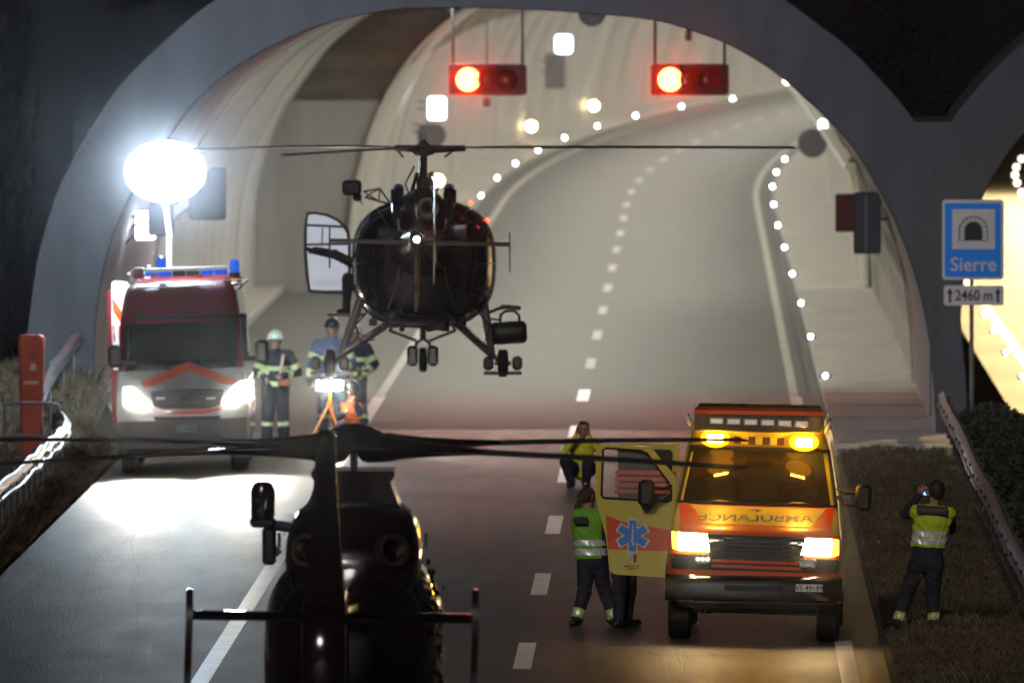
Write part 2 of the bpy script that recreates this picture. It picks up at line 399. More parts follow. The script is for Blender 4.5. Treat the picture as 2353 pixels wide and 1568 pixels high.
plate('end_wall', [p for p in owl if p[1] < ZP - 1e-4] + [(min(p[0] for p in owl if p[1] > ZP - .3), ZP), (xin, ZP)] + hl[::-1], [], .3, M_WHITE, tunnel, tz)
ou = clipz(ow, ZP, True); hu = clipz(hn, ZP, True)
top_o = [p for p in ou]; top_h = [p for p in hu]
# upper half-ring as a band of quads between the two arches
m = MB(); to = sorted([p for p in top_o], key=lambda p: math.atan2(p[1] - 2, -(p[0] + 2.4))); th = sorted([p for p in top_h], key=lambda p: math.atan2(p[1] - 2, -(p[0] - CX0)))
def res(pts, n):
    d = [0]
    for a, b in zip(pts, pts[1:]): d.append(d[-1] + math.dist(a, b))
    return [(float(np.interp(d[-1] * i / n, d, [p[0] for p in pts])), float(np.interp(d[-1] * i / n, d, [p[1] for p in pts]))) for i in range(n + 1)]
a, b = res(to, 40), res(th, 40)
m.loft([[Vector((x, 332.97, z)) for x, z in a], [Vector((x, 332.97, z)) for x, z in b]], cap=False, closed=False); m.build('end_wall_upper', M_CONC2, tunnel, 0)
# pale ring joints
M_JOINT = mat('pale_ring_joint', (.62, .6, .52), .6)
def ring(prof, Y, w, t, name, curve=False, m_=None):
    m = MB(); o = cx(Y) - CX0 if curve else 0; c0 = CX0 if curve else -2.9
    A = [(x + o, z) for x, z in prof]; B = [(c0 + o + (x - c0) * (1 - t / 6.5), z * (1 - t / 6.5)) for x, z in prof]
    m.loft([[Vector((x, Y, z)) for x, z in A], [Vector((x, Y, z)) for x, z in B], [Vector((x, Y + w, z)) for x, z in B], [Vector((x, Y + w, z)) for x, z in A]], cap=False, closed=False)
    return m.build(name, m_ or M_JOINT, tunnel, 35)
ring(NARP, 332.6, .45, .1, 'arch_rib'); ring(NARP, 352, .9, .14, 'arch_rib', True)
for Y in (268, 293, 318): ring(ins, Y, .35, .03, 'ring_joint', m_=M_WHITE)
for Y in range(380, 760, 40): ring(NARP, Y, .3, .02, 'ring_joint', True, M_WHITE)
# fluted panels along the right wall: vertical joints
for i in range(26):
    Y = 262 + i * 4.0; z0, z1 = .1, 3.2
    xw = lambda z: float(np.interp(z, [p[1] for p in ins[::-1] if p[0] > 0], [p[0] for p in ins[::-1] if p[0] > 0]))
    MB().loft([[Vector((xw(z) - .012, Y, z)), Vector((xw(z) - .012, Y + .09, z)), Vector((xw(z) + .05, Y + .09, z)), Vector((xw(z) + .05, Y, z))] for z in (.1, .9, 1.7, 2.5, 3.2)]).build('wall_panel_joint', M_CONC2, tunnel, 0)
# second bore
lining([(x + (.012 if x < CX2 else -.012), z - .012) for x, z in INN2s], YP + .05, 700, 14, 'second_bore_lining', True, 30, None, [M_WHITE, M_CONC2])
# tunnel luminaires under the crown (hidden above the arch from here)
M_LAMP = glow('tunnel_lamp_glass', (1, .94, .8), 29)
M_SOD = glow('sodium_lamp_glass', (1, .7, .32), 1500)
def ceiling_lamp(x, Y, z, w, l, m_):
    b = MB(); b.mi = 0; b.box((x, Y, z + .08), (w + .1, l + .2, .12)); b.mi = 1
    b.add([(x - w / 2, Y - l / 2, z), (x - w / 2, Y + l / 2, z), (x + w / 2, Y + l / 2, z), (x + w / 2, Y - l / 2, z)], [(0, 1, 2, 3)])
    b.build('ceiling_lamp', [M_DARKM, m_], tunnel, 0)
for k in range(36):
    Y = 270 + k * 13.2; o = cx(Y)
    for dx in ((-2.5, -.1) if Y < 333 else (-1.3, 1.3)): ceiling_lamp(o + dx, Y, 6.6 if Y < 333 else 6.5, .42, 9.6, M_LAMP)
for k in range(14): ceiling_lamp(9.7 + cx(256 + 14 * k) - CX0, 256 + 14 * k, 6.2, .5, 2.6, M_SOD)
# ================================================================== hillside round the portal
def outz(x):      # top of the collar's outline over x
    return float(np.interp(x, [p[0] for p in outer[:-1]], [p[1] for p in outer[:-1]], left=-1, right=-1))
M_HILL = mat('hillside_scrub', (.0045, .0065, .012), .95, var=(.5, .6, 1.4), bump=(3, .3, .05))
hm = MB(); xs = [lerp(-70, 80, i / 150) for i in range(151)]; ys = [244.6 + i * .6 for i in range(16)] + [255, 258, 264, 275, 290, 310, 340]
def hz(x, Y):
    b = .95 if x < -2 else -.1
    side = min(10, .42 * max(0, -x - 12) + .4 * max(0, x - 18))
    return b + side + 1.35 * min(Y - 245.4, 14) + .3 * max(0, Y - 259.4) + .18 * math.sin(x * 1.3 + Y * .9) + .12 * math.sin(x * 3.1 - Y * 2.3)
gridp = [[Vector((x, Y, hz(x, Y))) for x in xs] for Y in ys]
hm.loft(gridp, cap=False, closed=False, keep=lambda c: (c.y > 252.2) or c.z > outz(c.x) - .35)
hill = hm.build('hillside', M_HILL, smooth=70); tag(hill, 'dark scrubby hillside rising over the tunnel mouths', kind='structure')

# formwork seams and drain stains on the portal face
M_SEAM = mat('formwork_seam', (.1, .1, .105), .9)
def inner_outer(a):
    c = Vector((-2.9, 0)); d = Vector((math.cos(a), math.sin(a)))
    def hit(pts):
        best = None
        for p, q in zip(pts, pts[1:]):
            p, q = Vector(p) - c, Vector(q) - c; e = q - p; den = d.x * e.y - d.y * e.x
            if abs(den) < 1e-9: continue
            t = (p.x * e.y - p.y * e.x) / den; u = (p.x * d.y - p.y * d.x) / den
            if t > 0 and 0 <= u <= 1: best = t if best is None else max(best, t)
        return best
    return hit(INNs), hit(outer[:-1])
for k in (2, 6, 10):
    a = R(8 + 164 * k / 12); i_, o_ = inner_outer(a)
    if not i_ or not o_ or o_ < i_ or o_ > 9: continue
    d = Vector((math.cos(a), 0, math.sin(a))); t = Vector((-d.z, 0, d.x)) * .012; c = Vector((-2.9, YP - .003, 0))
    MB().add([c + d * (i_ + .02) - t, c + d * (o_ - .02) - t, c + d * (o_ - .02) + t, c + d * (i_ + .02) + t], [(0, 1, 2, 3)]).build('formwork_seam', M_SEAM, tunnel, 0)
MB().box((3.68, YP - .004, 2.6), (.03, .006, 4.6)).build('formwork_seam', M_SEAM, tunnel, 0)
# ================================================================== vehicle bodies
class Body:
    """body shell from plan rings: tables over height z of front y, rear y, half width, front bulge, corner radius"""
    def __init__(s, z, yf, yr, w, b, rf): s.z = z; s.T = [table(z, a) for a in (yf, yr, w, b, rf)]
    def front(s, x, z):
        yf, yr, w, b, rf = [t(z) for t in s.T]; ax = min(abs(x), w); y = yf + b * (ax / w) ** 2
        if ax > w - rf: y += rf - math.sqrt(max(0, rf * rf - (ax - (w - rf)) ** 2))
        return y
    def ring(s, z, n=14, nc=5):
        yf, yr, w, b, rf = [t(z) for t in s.T]; xs = [lerp(-(w - rf), w - rf, i / n) for i in range(n + 1)]
        cor = [w - rf + rf * math.sin(R(90 * (i + 1) / nc)) for i in range(nc)]
        xs = [-c for c in cor[::-1]] + xs + cor
        pts = [Vector((x, s.front(x, z), z)) for x in xs]; rr = .08
        y1 = s.front(w, z)
        for i in range(1, 4): pts.append(Vector((w, lerp(y1, yr - rr, i / 3), z)))
        pts += [Vector((w - rr, yr, z)), Vector((-(w - rr), yr, z))]
        for i in range(0, 3): pts.append(Vector((-w, lerp(yr - rr, y1, i / 3), z)))
        return pts
    def shell(s, zs, keep=None): return MB().loft([s.ring(z) for z in zs], keep=keep)
    def drape(s, name, poly, m, parent, off=.006, thick=.004, step=.07, smooth=50):
        """a panel drawn in x/z laid on the front surface"""
        bm = bmesh.new(); bm.faces.new([bm.verts.new((x, 0, z)) for x, z in poly])
        xs = [p[0] for p in poly]; zs = [p[1] for p in poly]
        for ax, lo, hi in ((0, min(xs), max(xs)), (2, min(zs), max(zs))):
            n = int((hi - lo) / step) + 1
            for i in range(1, n):
                co = Vector((0, 0, 0)); no = Vector((0, 0, 0)); co[ax] = lerp(lo, hi, i / n); no[ax] = 1
                bmesh.ops.bisect_plane(bm, geom=bm.verts[:] + bm.edges[:] + bm.faces[:], plane_co=co, plane_no=no)
        bmesh.ops.recalc_face_normals(bm, faces=bm.faces)
        for v in bm.verts: v.co.y = s.front(v.co.x, v.co.z) - off
        if thick:
            r = bmesh.ops.extrude_face_region(bm, geom=bm.faces[:])
            for g in r['geom']:
                if isinstance(g, bmesh.types.BMVert): g.co.y -= thick
        bmesh.ops.recalc_face_normals(bm, faces=bm.faces)
        me = bpy.data.meshes.new(name); bm.to_mesh(me); bm.free(); me.materials.append(m)
        if smooth: me.shade_smooth(); me.set_sharp_from_angle(angle=R(smooth))
        return obj(name, me, parent)
def wheel(parent, x, y, r, w, rimcol):
    t = MB(); rp = [(-w / 2, r * .62), (-w / 2, r * .9), (-w / 2 + .03, r), (w / 2 - .03, r), (w / 2, r * .9), (w / 2, r * .62)]
    t.lathe(rp, (x, y, r), (1, 0, 0), 28); wh = t.build('wheel', M_BLACK, parent)
    h = MB(); h.lathe([(-w / 2 + .03, .001), (-w / 2 + .02, r * .2), (-w / 2 + .05, r * .6), (w / 2 - .05, r * .6), (w / 2 - .02, r * .2), (w / 2 - .03, .001)], (x, y, r), (1, 0, 0), 24)
    h.build('rim', rimcol, wh)
M_YEL = mat('ambulance_yellow', (.62, .54, .07), .32, coat=.6, var=(1.2, .93, 1.04))
M_ORG = mat('signal_orange_red', (.72, .085, .012), .35, coat=.5, var=(1.5, .92, 1.05))
M_CHR = mat('dark_chrome', (.2, .2, .21), .16, 1.0)
M_BPLAS = mat('black_plastic', (.02, .02, .021), .5)
M_TYRE = M_BLACK
M_GLASS = mat('window_glass', (.75, .8, .8), .02, alpha=.18, spec=.6)
M_GLASS_D = mat('tinted_window_glass', (.02, .022, .025), .03, alpha=.88, spec=.6)
M_CLEAR = mat('clear_lamp_glass', (.7, .72, .75), .08, .6)
M_WPAINT = mat('white_paint', (.72, .72, .7), .4, var=(2, .92, 1.04))
M_BLUEP = mat('blue_sign_paint', (.015, .25, .85), .4)
M_INK = mat('black_lettering', (.015, .015, .015), .5)
M_BLUELET = mat('dark_blue_lettering', (.02, .03, .12), .5)
M_SEAT = mat('dark_seat_cloth', (.02, .018, .017), .9)
M_HEADW = glow('headlamp_warm_white', (1, .78, .42), 55)
M_AMB = glow('amber_turn_lamp', (1, .36, .015), 14)
M_BEAC = glow('amber_beacon_core', (1, .45, .04), 300)
M_BEACL = glow('amber_beacon_lens', (1, .36, .004), 5)
M_DIMW = glow('weak_white_lamp', (1, .9, .75), 1.1)
# ------------------------------------------------------------------ ambulance
AX, AY = .64, 176.6
amb = thing('ambulance', 'yellow and orange ambulance with lit headlights and amber roof lights', 'ambulance', (AX, AY, road_z(AX)), (0, R(1.0), R(-1.2)))
def A(x, y, d):                                     # picture point at depth d behind the bumper -> local x, z
    p = P(x, y, AY + d); return (p.x - AX, p.z - road_z(AX))
def Ap(pts, d): return [A(x, y, d) for x, y in pts]
zt = [.45, .7, .95, 1.15, 1.2, 1.26, 1.36, 1.46, 1.52, 2.13, 2.2, 2.36, 2.56, 2.62, 2.66]
ab = Body(zt, [.14, .14, .15, .16, .18, .24, .52, .86, 1.0, 1.62, 1.6, 1.5, 1.5, 1.55, 1.7], [5.5] * 15,
          [.98, .99, 1.0, .99, .985, .97, .955, .945, .94, .83, .81, .765, .745, .72, .66], [.1, .1, .1, .1, .1, .1, .12, .14, .14, .16, .12, .06, .06, .06, .06], [.16] * 8 + [.12] * 2 + [.09] * 5)
def win(c):                                          # opening of the windscreen
    return not (1.53 < c.z < 2.12 and c.y < 2.0 and abs(c.x) < lerp(.86, .76, (c.z - 1.52) / .6))
def side_open(c):                                    # side windows and the doorway on the left of the picture
    return not (c.x < -.7 and 1.9 < c.y < 3.2 and c.z > .6 and c.z < 2.2)
zs = [.45, .58, .7, .85, .95, 1.05, 1.15, 1.2, 1.23, 1.26, 1.31, 1.36, 1.41, 1.46, 1.52] + [lerp(1.52, 2.13, i / 8) for i in range(1, 9)] + [2.2, 2.28, 2.36, 2.42, 2.48]
body = ab.shell(zs, lambda c: win(c)).build('body', M_YEL, amb, 35)
body.data.materials.append(M_ORG)
for p in body.data.polygons:
    if p.center.y < .75 and p.center.z < 1.24: p.material_index = 1
D = lambda name, pts, d, m, off=.006, th=.004, par=None: ab.drape(name, Ap(pts, d), m, par or amb, off, th)
D('windscreen', [(1550, 1152), (1906, 1157), (1888, 1036), (1574, 1031)], 1.3, mat('windscreen_glass', (.025, .018, .012), .03, alpha=.6, spec=.5), -.01, .004)
fr = MB()
for (a, b) in (((1549, 1154), (1908, 1159)), ((1574, 1029), (1889, 1034)), ((1549, 1154), (1574, 1029)), ((1908, 1159), (1889, 1034))):
    pp = []
    for i in range(13):
        x, z = A(lerp(a[0], b[0], i / 12), lerp(a[1], b[1], i / 12), 1.3); pp.append((x, ab.front(x, z) - .005, z))
    fr.tube(pp, .022, 6)
fr.build('windscreen_seal', M_BPLAS, amb)
# hood livery
D('hood_stripe', [(1549, 1161), (1560, 1226), (1900, 1232), (1909, 1166)], .5, M_ORG, .006)
D('hood_panel', [(1574, 1163), (1612, 1202), (1856, 1206), (1890, 1167)], .6, M_YEL, .012)
D('hood_edge_stripe', [(1552, 1205), (1556, 1226), (1904, 1232), (1906, 1210)], .3, M_ORG, .013)
# grille, lamps
D('grille', [(1619, 1228), (1626, 1284), (1840, 1290), (1850, 1233)], .15, M_BPLAS, .012, .012)
g = MB()
for i in range(5):
    pp = []
    for k in range(9):
        x, z = A(lerp(1655, 1815, k / 8), lerp(1236, 1239, k / 8) + i * 10, .15); pp.append((x, ab.front(x, z) - .028, z))
    g.tube(pp, .007, 5)
for k in range(7):
    x, z = A(1660 + k * 25, 1235, .15); x2, z2 = A(1660 + k * 25, 1283, .15); g.cyl((x, ab.front(x, z) - .028, z), (x2, ab.front(x2, z2) - .028, z2), .005, n=5)
g.build('grille_bars', M_DARKM, amb)
for x in (1642, 1823):                                # horns in the grille corners
    h = MB(); cx_, cz_ = A(x, 1270 + (x > 1700) * 3, .15); y_ = ab.front(cx_, cz_) - .03
    for r_ in (.055, .035, .015): h.tube([(cx_ + r_ * math.cos(a), y_, cz_ + r_ * math.sin(a)) for a in [2 * math.pi * i / 14 for i in range(14)]], .006, 5, closed=True)
    h.build('horn', M_DARKM, amb)
    q = MB(); cx_, cz_ = A(x, 1242 + (x > 1700) * 3, .15); q.box((cx_, ab.front(cx_, cz_) - .035, cz_), (.16, .03, .035), bev=.008); lt = q.build('grille_flash_lamp', M_CLEAR, amb)
    q = MB(); q.box((cx_ - .015, ab.front(cx_, cz_) - .052, cz_), (.07, .006, .018)); q.build('lens', M_DIMW, lt)
for sd, pts, am in ((-1, [(1552, 1226), (1553, 1266), (1626, 1268), (1619, 1228)], [(1537, 1225), (1540, 1262), (1551, 1266), (1550, 1226)]),
                    (1, [(1846, 1234), (1836, 1272), (1905, 1276), (1907, 1235)], [(1909, 1235), (1907, 1276), (1922, 1271), (1922, 1237)])):
    hl_ = D('headlight', pts, .15, M_HEADW, .015, .012)
    D('turn_lamp', am, .2, M_AMB, .02, .012, hl_)
    c = sum((Vector(A(x, y, .15) + (0,)) for x, y in pts), Vector()) / 4
    spot('headlight_beam', amb, (c.x, -.05, c.y), (sd * .02, -1, -.42), 2, 47, (1, .85, .6), .7)
for i, (x, y) in enumerate(((1611, 1285), (1852, 1291))):      # fog lamps
    cx_, cz_ = A(x, y, .1); q = MB(); q.box((cx_, .05, cz_), (.2, .1, .1), bev=.02); fl = q.build('fog_lamp', M_CLEAR, amb)
    for k in range(3): MB().lathe([(0, .001), (.003, .028), (.008, .03)], (cx_ - .055 + k * .055, -.004, cz_), (0, 1, 0), 12).build('bulb', M_DIMW if i == 0 else M_CLEAR, fl)
for y, m_ in ((1289, M_ORG), (1301, M_ORG)):
    D('valance_stripe', [(1630, y - 4), (1632, y + 3), (1838, y + 7), (1840, y)], .12, m_, .02)
D('lower_valance', [(1532, 1275), (1540, 1310), (1920, 1314), (1928, 1281)], .12, M_BPLAS, .004)
# bumper
bp = MB(); rr = []
for z, yy in ((.47, .07), (.5, -.02), (.58, -.05), (.72, -.04), (.77, .02), (.77, .12)):
    rr.append([Vector((x, yy + .1 * abs(x / 1.0) ** 3, z)) for x in [lerp(-1.01, 1.01, i / 16) for i in range(17)]])
bp.loft(rr, cap=False, closed=False); bp.build('bumper', M_CHR, amb, 40)
MB().loft([[Vector((x, -.056 + .1 * abs(x) ** 3, z)) for x in [lerp(-.33, .33, i / 8) for i in range(9)]] for z in (.6, .66)], cap=False, closed=False).build('bumper_slot', M_BPLAS, amb)
px_, pz_ = A(1857, 1348, -.05); pl = MB().box((px_, -.045, pz_), (.31, .012, .085), bev=.004).build('number_plate', M_WPAINT, amb)
text('plate_number', 'VS 49189', .082, M_INK, pl, (px_, -.054, pz_), bold=.012)
# underside: axle, springs, chassis
u = MB(); u.cyl((-.8, .75, .36), (.8, .75, .34), .05); u.box((0, .7, .42), (.3, .25, .16), bev=.04); u.box((0, .3, .44), (1.5, .1, .1)); u.cyl((-.5, .35, .38), (.6, .4, .44), .025)
for x in (-.55, .55): u.box((x, 1.2, .42), (.1, 1.6, .12)); u.cyl((x, .75, .3), (x, .75, .7), .07)
u.box((0, 3, .5), (1.7, 4.4, .12)); u.build('chassis', M_DARKM, amb)
for x in (-.85, .85):
    wheel(amb, x, .8, .37, .26, M_STEEL_D); wheel(amb, x, 4.3, .37, .26, M_STEEL_D)
# roof header: red cap, lamp bar, amber beacons, checks
hx = MB(); hx.loft([[Vector((x, y, z)) for x, y, z in ((-.72, 1.42, 2.62), (-.73, 1.36, 2.57), (-.73, 1.36, 2.375), (-.7, 1.42, 2.36), (-.7, 2.2, 2.6), (-.7, 2.2, 2.66))],
                    [Vector((x, y, z)) for x, y, z in ((.72, 1.42, 2.62), (.73, 1.36, 2.57), (.73, 1.36, 2.375), (.7, 1.42, 2.36), (.7, 2.2, 2.6), (.7, 2.2, 2.66))]])
hd = hx.build('roof_header', mat('header_brown_black', (.07, .05, .03), .4), amb, 25)
cp = MB(); cp.loft([[Vector((sgn * xx, y, z)) for sgn, xx in ((-1, w_), (1, w_))] for y, z, w_ in ((1.33, 2.565, .74), (1.33, 2.61, .74), (1.42, 2.64, .73), (2.0, 2.63, .7), (3.2, 2.58, .68), (5.5, 2.5, .66))], cap=False, closed=False); cp.build('roof_cap', M_ORG, amb, 40)
for k in range(6):
    x, z = A(1632 + k * 39.2, 968 + k * .6, 1.35); q = MB(); q.box((x, 1.355, z), (.17, .03, .082), bev=.01); l_ = q.build('roof_work_lamp', M_CLEAR, hd)
    q = MB(); q.box((x, 1.338, z), (.13, .006, .05)); q.build('lens', mat('unlit_lens_added_glow', (.85, .83, .82), .3, emit=((1, .9, .85), .12)), l_)  # slight emission stands in for the glow falling on these unlit lenses
for x, y in ((1629, 1008), (1833, 1013)):
    cx_, cz_ = A(x, y, 1.5); q = MB(); q.sphere((cx_, 1.5, cz_), (.17, .09, .105), 20, 12); bc = q.build('beacon', M_BEACL, amb)
    q = MB(); q.box((cx_, 1.405, cz_), (.19, .025, .1), bev=.02); q.build('bulb', M_BEAC, bc)
for k in range(7):
    x, z = A(1680 + k * 16.5, 1008 + k * .4, 1.5); MB().box((x, ab.front(x, z) - .01, z), (.078, .016, .115)).build('check_stripe', M_YEL if k % 2 else mat('check_dark_red', (.1, .025, .02), .4), amb)
for x, y in ((1565, 968), (1886, 980)):
    cx_, cz_ = A(x, y, 1.5); q = MB(); sgn = -1 if x < 1700 else 1
    q.box((cx_, 1.75, cz_), (.05, .4, .15), Matrix.Rotation(sgn * .35, 3, 'Y'), .02); q.build('side_scene_lamp', mat('scene_lamp_white', (.8, .78, .75), .25), amb)
# hood lettering, mirrored, lying on the hood
def hood_to(x, y, z):
    zz = 1.405 + y * .55; return Vector((x, ab.front(x, zz) - .016 - z, zz))
text('hood_lettering', 'AMBULANCE', .2, M_BLUELET, amb, None, mirror=True, bold=.015, to=hood_to, sx=1.12)
def star(c, r, w):
    pts = []
    for i in range(6):
        a = R(90 + 60 * i); d = Vector((math.cos(a), math.sin(a))); n = Vector((-d.y, d.x))
        inner = w / math.tan(R(30)) if False else w * 1.732
        a2 = R(90 + 60 * i - 30); q = Vector((math.cos(a2), math.sin(a2))) * (2 * w)
        pts += [q, d * r - n * w, d * r + n * w]
    return [(c[0] + p.x, c[1] + p.y) for p in pts]
sx_, sz_ = 0.0, 1.475
m = MB(); st = star((0, 0), .06, .02); m.add([hood_to(x * 1.2, y * 1.0 + .12, .002) for x, y in st], [tuple(range(len(st)))]); m.build('hood_star', M_BLUELET, amb, 0)
# mirrors
def mirror(parent, x, z, y, sgn):
    q = MB(); q.box((x, y, z), (.19, .13, .31), bev=.045); mm = q.build('wing_mirror', M_BPLAS, parent)
    q = MB(); q.tube([(x - sgn * .06, y + .03, z + .06), (x - sgn * .2, y + .1, z + .05), (x - sgn * .3, y + .2, z + .09)], .022, 7); q.tube([(x - sgn * .06, y + .03, z - .1), (x - sgn * .2, y + .12, z - .09), (x - sgn * .3, y + .2, z + .0)], .02, 7); q.build('mirror_arm', M_BPLAS, mm)
x, z = A(1974, 1138, 1.0); mirror(amb, x, z, 1.0, 1)
# cabin
ib = MB(); ib.box((0, 1.5, 1.42), (1.7, .7, .16), bev=.05); ib.box((.1, 1.25, 1.52), (.55, .1, .1), bev=.03); ib.build('dashboard', M_SEAT, amb)
for x in (-.48, .48):
    q = MB(); q.box((x, 2.65, 1.45), (.52, .14, .75), bev=.06); q.box((x, 2.68, 1.9), (.34, .12, .2), bev=.05); q.box((x, 2.4, 1.05), (.52, .55, .16), bev=.05); q.build('seat', M_SEAT, amb)
q = MB(); q.tube([(.45 + .19 * math.cos(a), 1.95 + .06 * math.sin(a), 1.55 + .17 * math.sin(a)) for a in [2 * math.pi * i / 18 for i in range(18)]], .016, 6, closed=True); q.build('steering_wheel', M_BPLAS, amb)
MB().box((.0, 1.75, 1.99), (.28, .04, .08), bev=.02).build('rear_view_mirror', M_BPLAS, amb)
MB().add([(-.38, 1.32, 1.535), (-.05, 1.5, 1.62), (.02, 1.62, 1.58), (-.3, 1.42, 1.52)], [(0, 1, 2, 3)]).build('paper_on_dashboard', M_WPAINT, amb, 0)
M_INT = mat('pale_interior_panel', (.5, .46, .42), .6)
plate('partition', [(-.85, .6), (.85, .6), (.78, 2.3), (-.78, 2.3)], [rrect(-.5, 1.93, .42, .52, .04), rrect(.02, 1.8, .3, .78, .04), rrect(.5, 1.93, .44, .52, .04)], .04, M_INT, amb, lambda w: w + Vector((0, 3.2, 0)))
MB().box((0, 5.4, 1.6), (1.6, .03, 1.6)).build('rear_doors_inside', M_INT, amb)
q = MB(); q.box((0, 4.2, 2.42), (.5, 1.2, .03)); q.build('cabin_lamp', glow('cabin_lamp_glow', (1, .82, .6), .5), amb)
# open front door (left in the picture), seen nearly face on
dang = R(6)
DY = 2.0
def door_pt(w):                                      # door plane: hinge at x=-.96, swinging out to the left
    return Vector((-.96 + (w.x + .96) * math.cos(dang), 2.0 + .05 + w.y - (w.x + .96) * math.sin(dang) * 1.0, w.z))
dpts = Ap([(1352, 1034), (1366, 1027), (1470, 1031), (1486, 1040), (1536, 1098), (1540, 1110), (1536, 1180), (1530, 1248), (1520, 1268), (1516, 1330), (1400, 1326), (1388, 1318), (1378, 1240), (1352, 1150)], DY)
wpts = Ap([(1368, 1040), (1376, 1036), (1456, 1040), (1470, 1046), (1520, 1110), (1528, 1130), (1528, 1152), (1520, 1156), (1370, 1150), (1366, 1144)], DY)
door = plate('front_door', dpts, [wpts], .09, M_YEL, amb, door_pt)
wr = wpts; q = MB(); q.tube([door_pt(Vector((x, -.004, z))) for x, z in wr], .014, 6, closed=True); q.build('window_seal', M_BPLAS, door)
q = MB(); q.add([door_pt(Vector((x, .045, z))) for x, z in wr], [tuple(range(len(wr)))]); q.build('window_pane', M_GLASS, door, 0)
def on_door(pts, m, name, off, th=.003, par=None):
    q = MB(); n = len(pts); f = [door_pt(Vector((x, -off - th, z))) for x, z in pts]; b = [door_pt(Vector((x, -off + .001, z))) for x, z in pts]
    q.add(f + b, [tuple(range(n)), tuple(range(n, 2 * n))[::-1]] + [(i, (i + 1) % n, n + (i + 1) % n, n + i) for i in range(n)]); return q.build(name, m, par or door, 0)
on_door(Ap([(1377, 1190), (1420, 1205), (1536, 1222), (1529, 1270), (1383, 1268)], DY), M_ORG, 'door_stripe', .002)
sc_ = A(1440, 1236, DY); ss = 1 / sc(AY + DY)
on_door(star(sc_, 39.5 * ss, 11.5 * ss), M_WPAINT, 'star_border', .006); on_door(star(sc_, 35.5 * ss, 8.8 * ss), mat('star_blue', (.05, .26, .72), .4), 'star_of_life', .010)
q = MB(); q.cyl(door_pt(Vector((sc_[0], -.016, sc_[1] - .12))), door_pt(Vector((sc_[0], -.016, sc_[1] + .13))), .007, n=6)
q.tube([door_pt(Vector((sc_[0] + .018 * math.sin(i * .9) * (1 - i / 26), -.018, sc_[1] - .11 + i * .0105))) for i in range(22)], .006, 5); q.build('staff_and_snake', M_WPAINT, door)
on_door(Ap([(1450, 1157), (1497, 1160), (1470, 1184)], DY), mat('violet_decal', (.1, .045, .3), .4), 'violet_triangle', .004)
tx_, tz_ = A(1474, 1163, DY); text('decal_lettering', 'Quality', .062, M_WPAINT, door, door_pt(Vector((tx_, -.01, tz_))), bold=.01)
on_door(Ap([(1434, 1279), (1442, 1279), (1442, 1300), (1436, 1297)], DY), M_WPAINT, 'crest_white_half', .004); on_door(Ap([(1442, 1279), (1450, 1279), (1449, 1296), (1442, 1300)], DY), mat('crest_red', (.4, .02, .03), .5), 'crest_red_half', .004)
for yy in (1284, 1291): on_door(star(A(1438, yy, DY), .009, .003), M_INK, 'crest_star', .008)
tx_, tz_ = A(1442, 1306, DY); text('door_lettering', 'VILLE DE SION', .034, M_INK, door, door_pt(Vector((tx_, -.006, tz_))), bold=.004)
tx_, tz_ = A(1442, 1312, DY); text('door_lettering', 'AMBULANCES', .02, M_INK, door, door_pt(Vector((tx_, -.006, tz_))), bold=.004)
x, z = A(1471, 1136, DY); mp_ = door_pt(Vector((x, -.2, z))); mirror(door, mp_.x, mp_.z, mp_.y, -1)
# open side door further back, yellow with a dark window and orange bars
D2 = 3.6
sp_ = Ap([(1395, 1024), (1538, 1022), (1536, 1300), (1400, 1300)], D2)
sd = plate('side_door', sp_, [], .06, M_YEL, amb, lambda w: w + Vector((0, D2, 0)))
q = MB(); q.prism(Ap([(1398, 1036), (1518, 1036), (1524, 1044), (1522, 1085), (1518, 1160), (1400, 1160)], D2), (0, D2 - .012, 0), (1, 0, 0), (0, 0, 1), (0, .01, 0)); q.build('side_door_window', mat('dark_window_brown', (.03, .02, .015), .25), sd, 0)
for i in range(4):
    q = MB(); a = A(1392, 1090 + i * 14.5, D2); b = A(1532, 1092 + i * 14.5, D2); q.box(((a[0] + b[0]) / 2, D2 - .03, a[1]), (b[0] - a[0], .03, .052), bev=.008); q.build('orange_bar', M_ORG, sd)
# ------------------------------------------------------------------ fire service van
VX, VY = -7.62, 229.6
van = thing('fire_van', 'red and silver high roof fire service van with lit headlights and blue roof lamps', 'van', (VX, VY, road_z(VX)), (0, R(-2.2), R(.6)))
def V(x, y, d):                                       # undo the van's roll so that picture points land where they are seen
    p = P(x, y, VY + d); v = Matrix.Rotation(R(2.2), 3, 'Y') @ Vector((p.x - VX + d * math.sin(R(.6)), 0, p.z - road_z(VX))); return (v.x, v.z)
def Vp(pts, d): return [V(x, y, d) for x, y in pts]
M_RED = mat('fire_red', (.17, .008, .012), .28, coat=.7, var=(1, .92, 1.05))
M_SILV = mat('van_silver', (.45, .44, .43), .38, .15, coat=.4, var=(1, .92, 1.05))
M_BUMP = mat('van_grey_bumper', (.09, .088, .087), .5, var=(2, .85, 1.1))
zt = [.3, .42, .62, .8, .92, 1.08, 1.18, 1.35, 1.52, 2.2, 2.35, 2.62, 2.72, 2.78]
vb = Body(zt, [.12, .02, .0, .02, .06, .1, .16, .5, .82, 1.55, 1.72, 1.95, 2.1, 2.4], [6.6] * 14, [.93, .96, .97, .975, .975, .97, .965, .955, .945, .9, .885, .84, .8, .72], [.12] * 8 + [.16] * 3 + [.14] * 3, [.26, .26, .26, .26, .24, .22, .2, .16, .12, .1, .1, .1, .1, .1])
def vwin(c): return not (1.54 < c.z < 2.18 and c.y < 1.9 and abs(c.x) < .84)
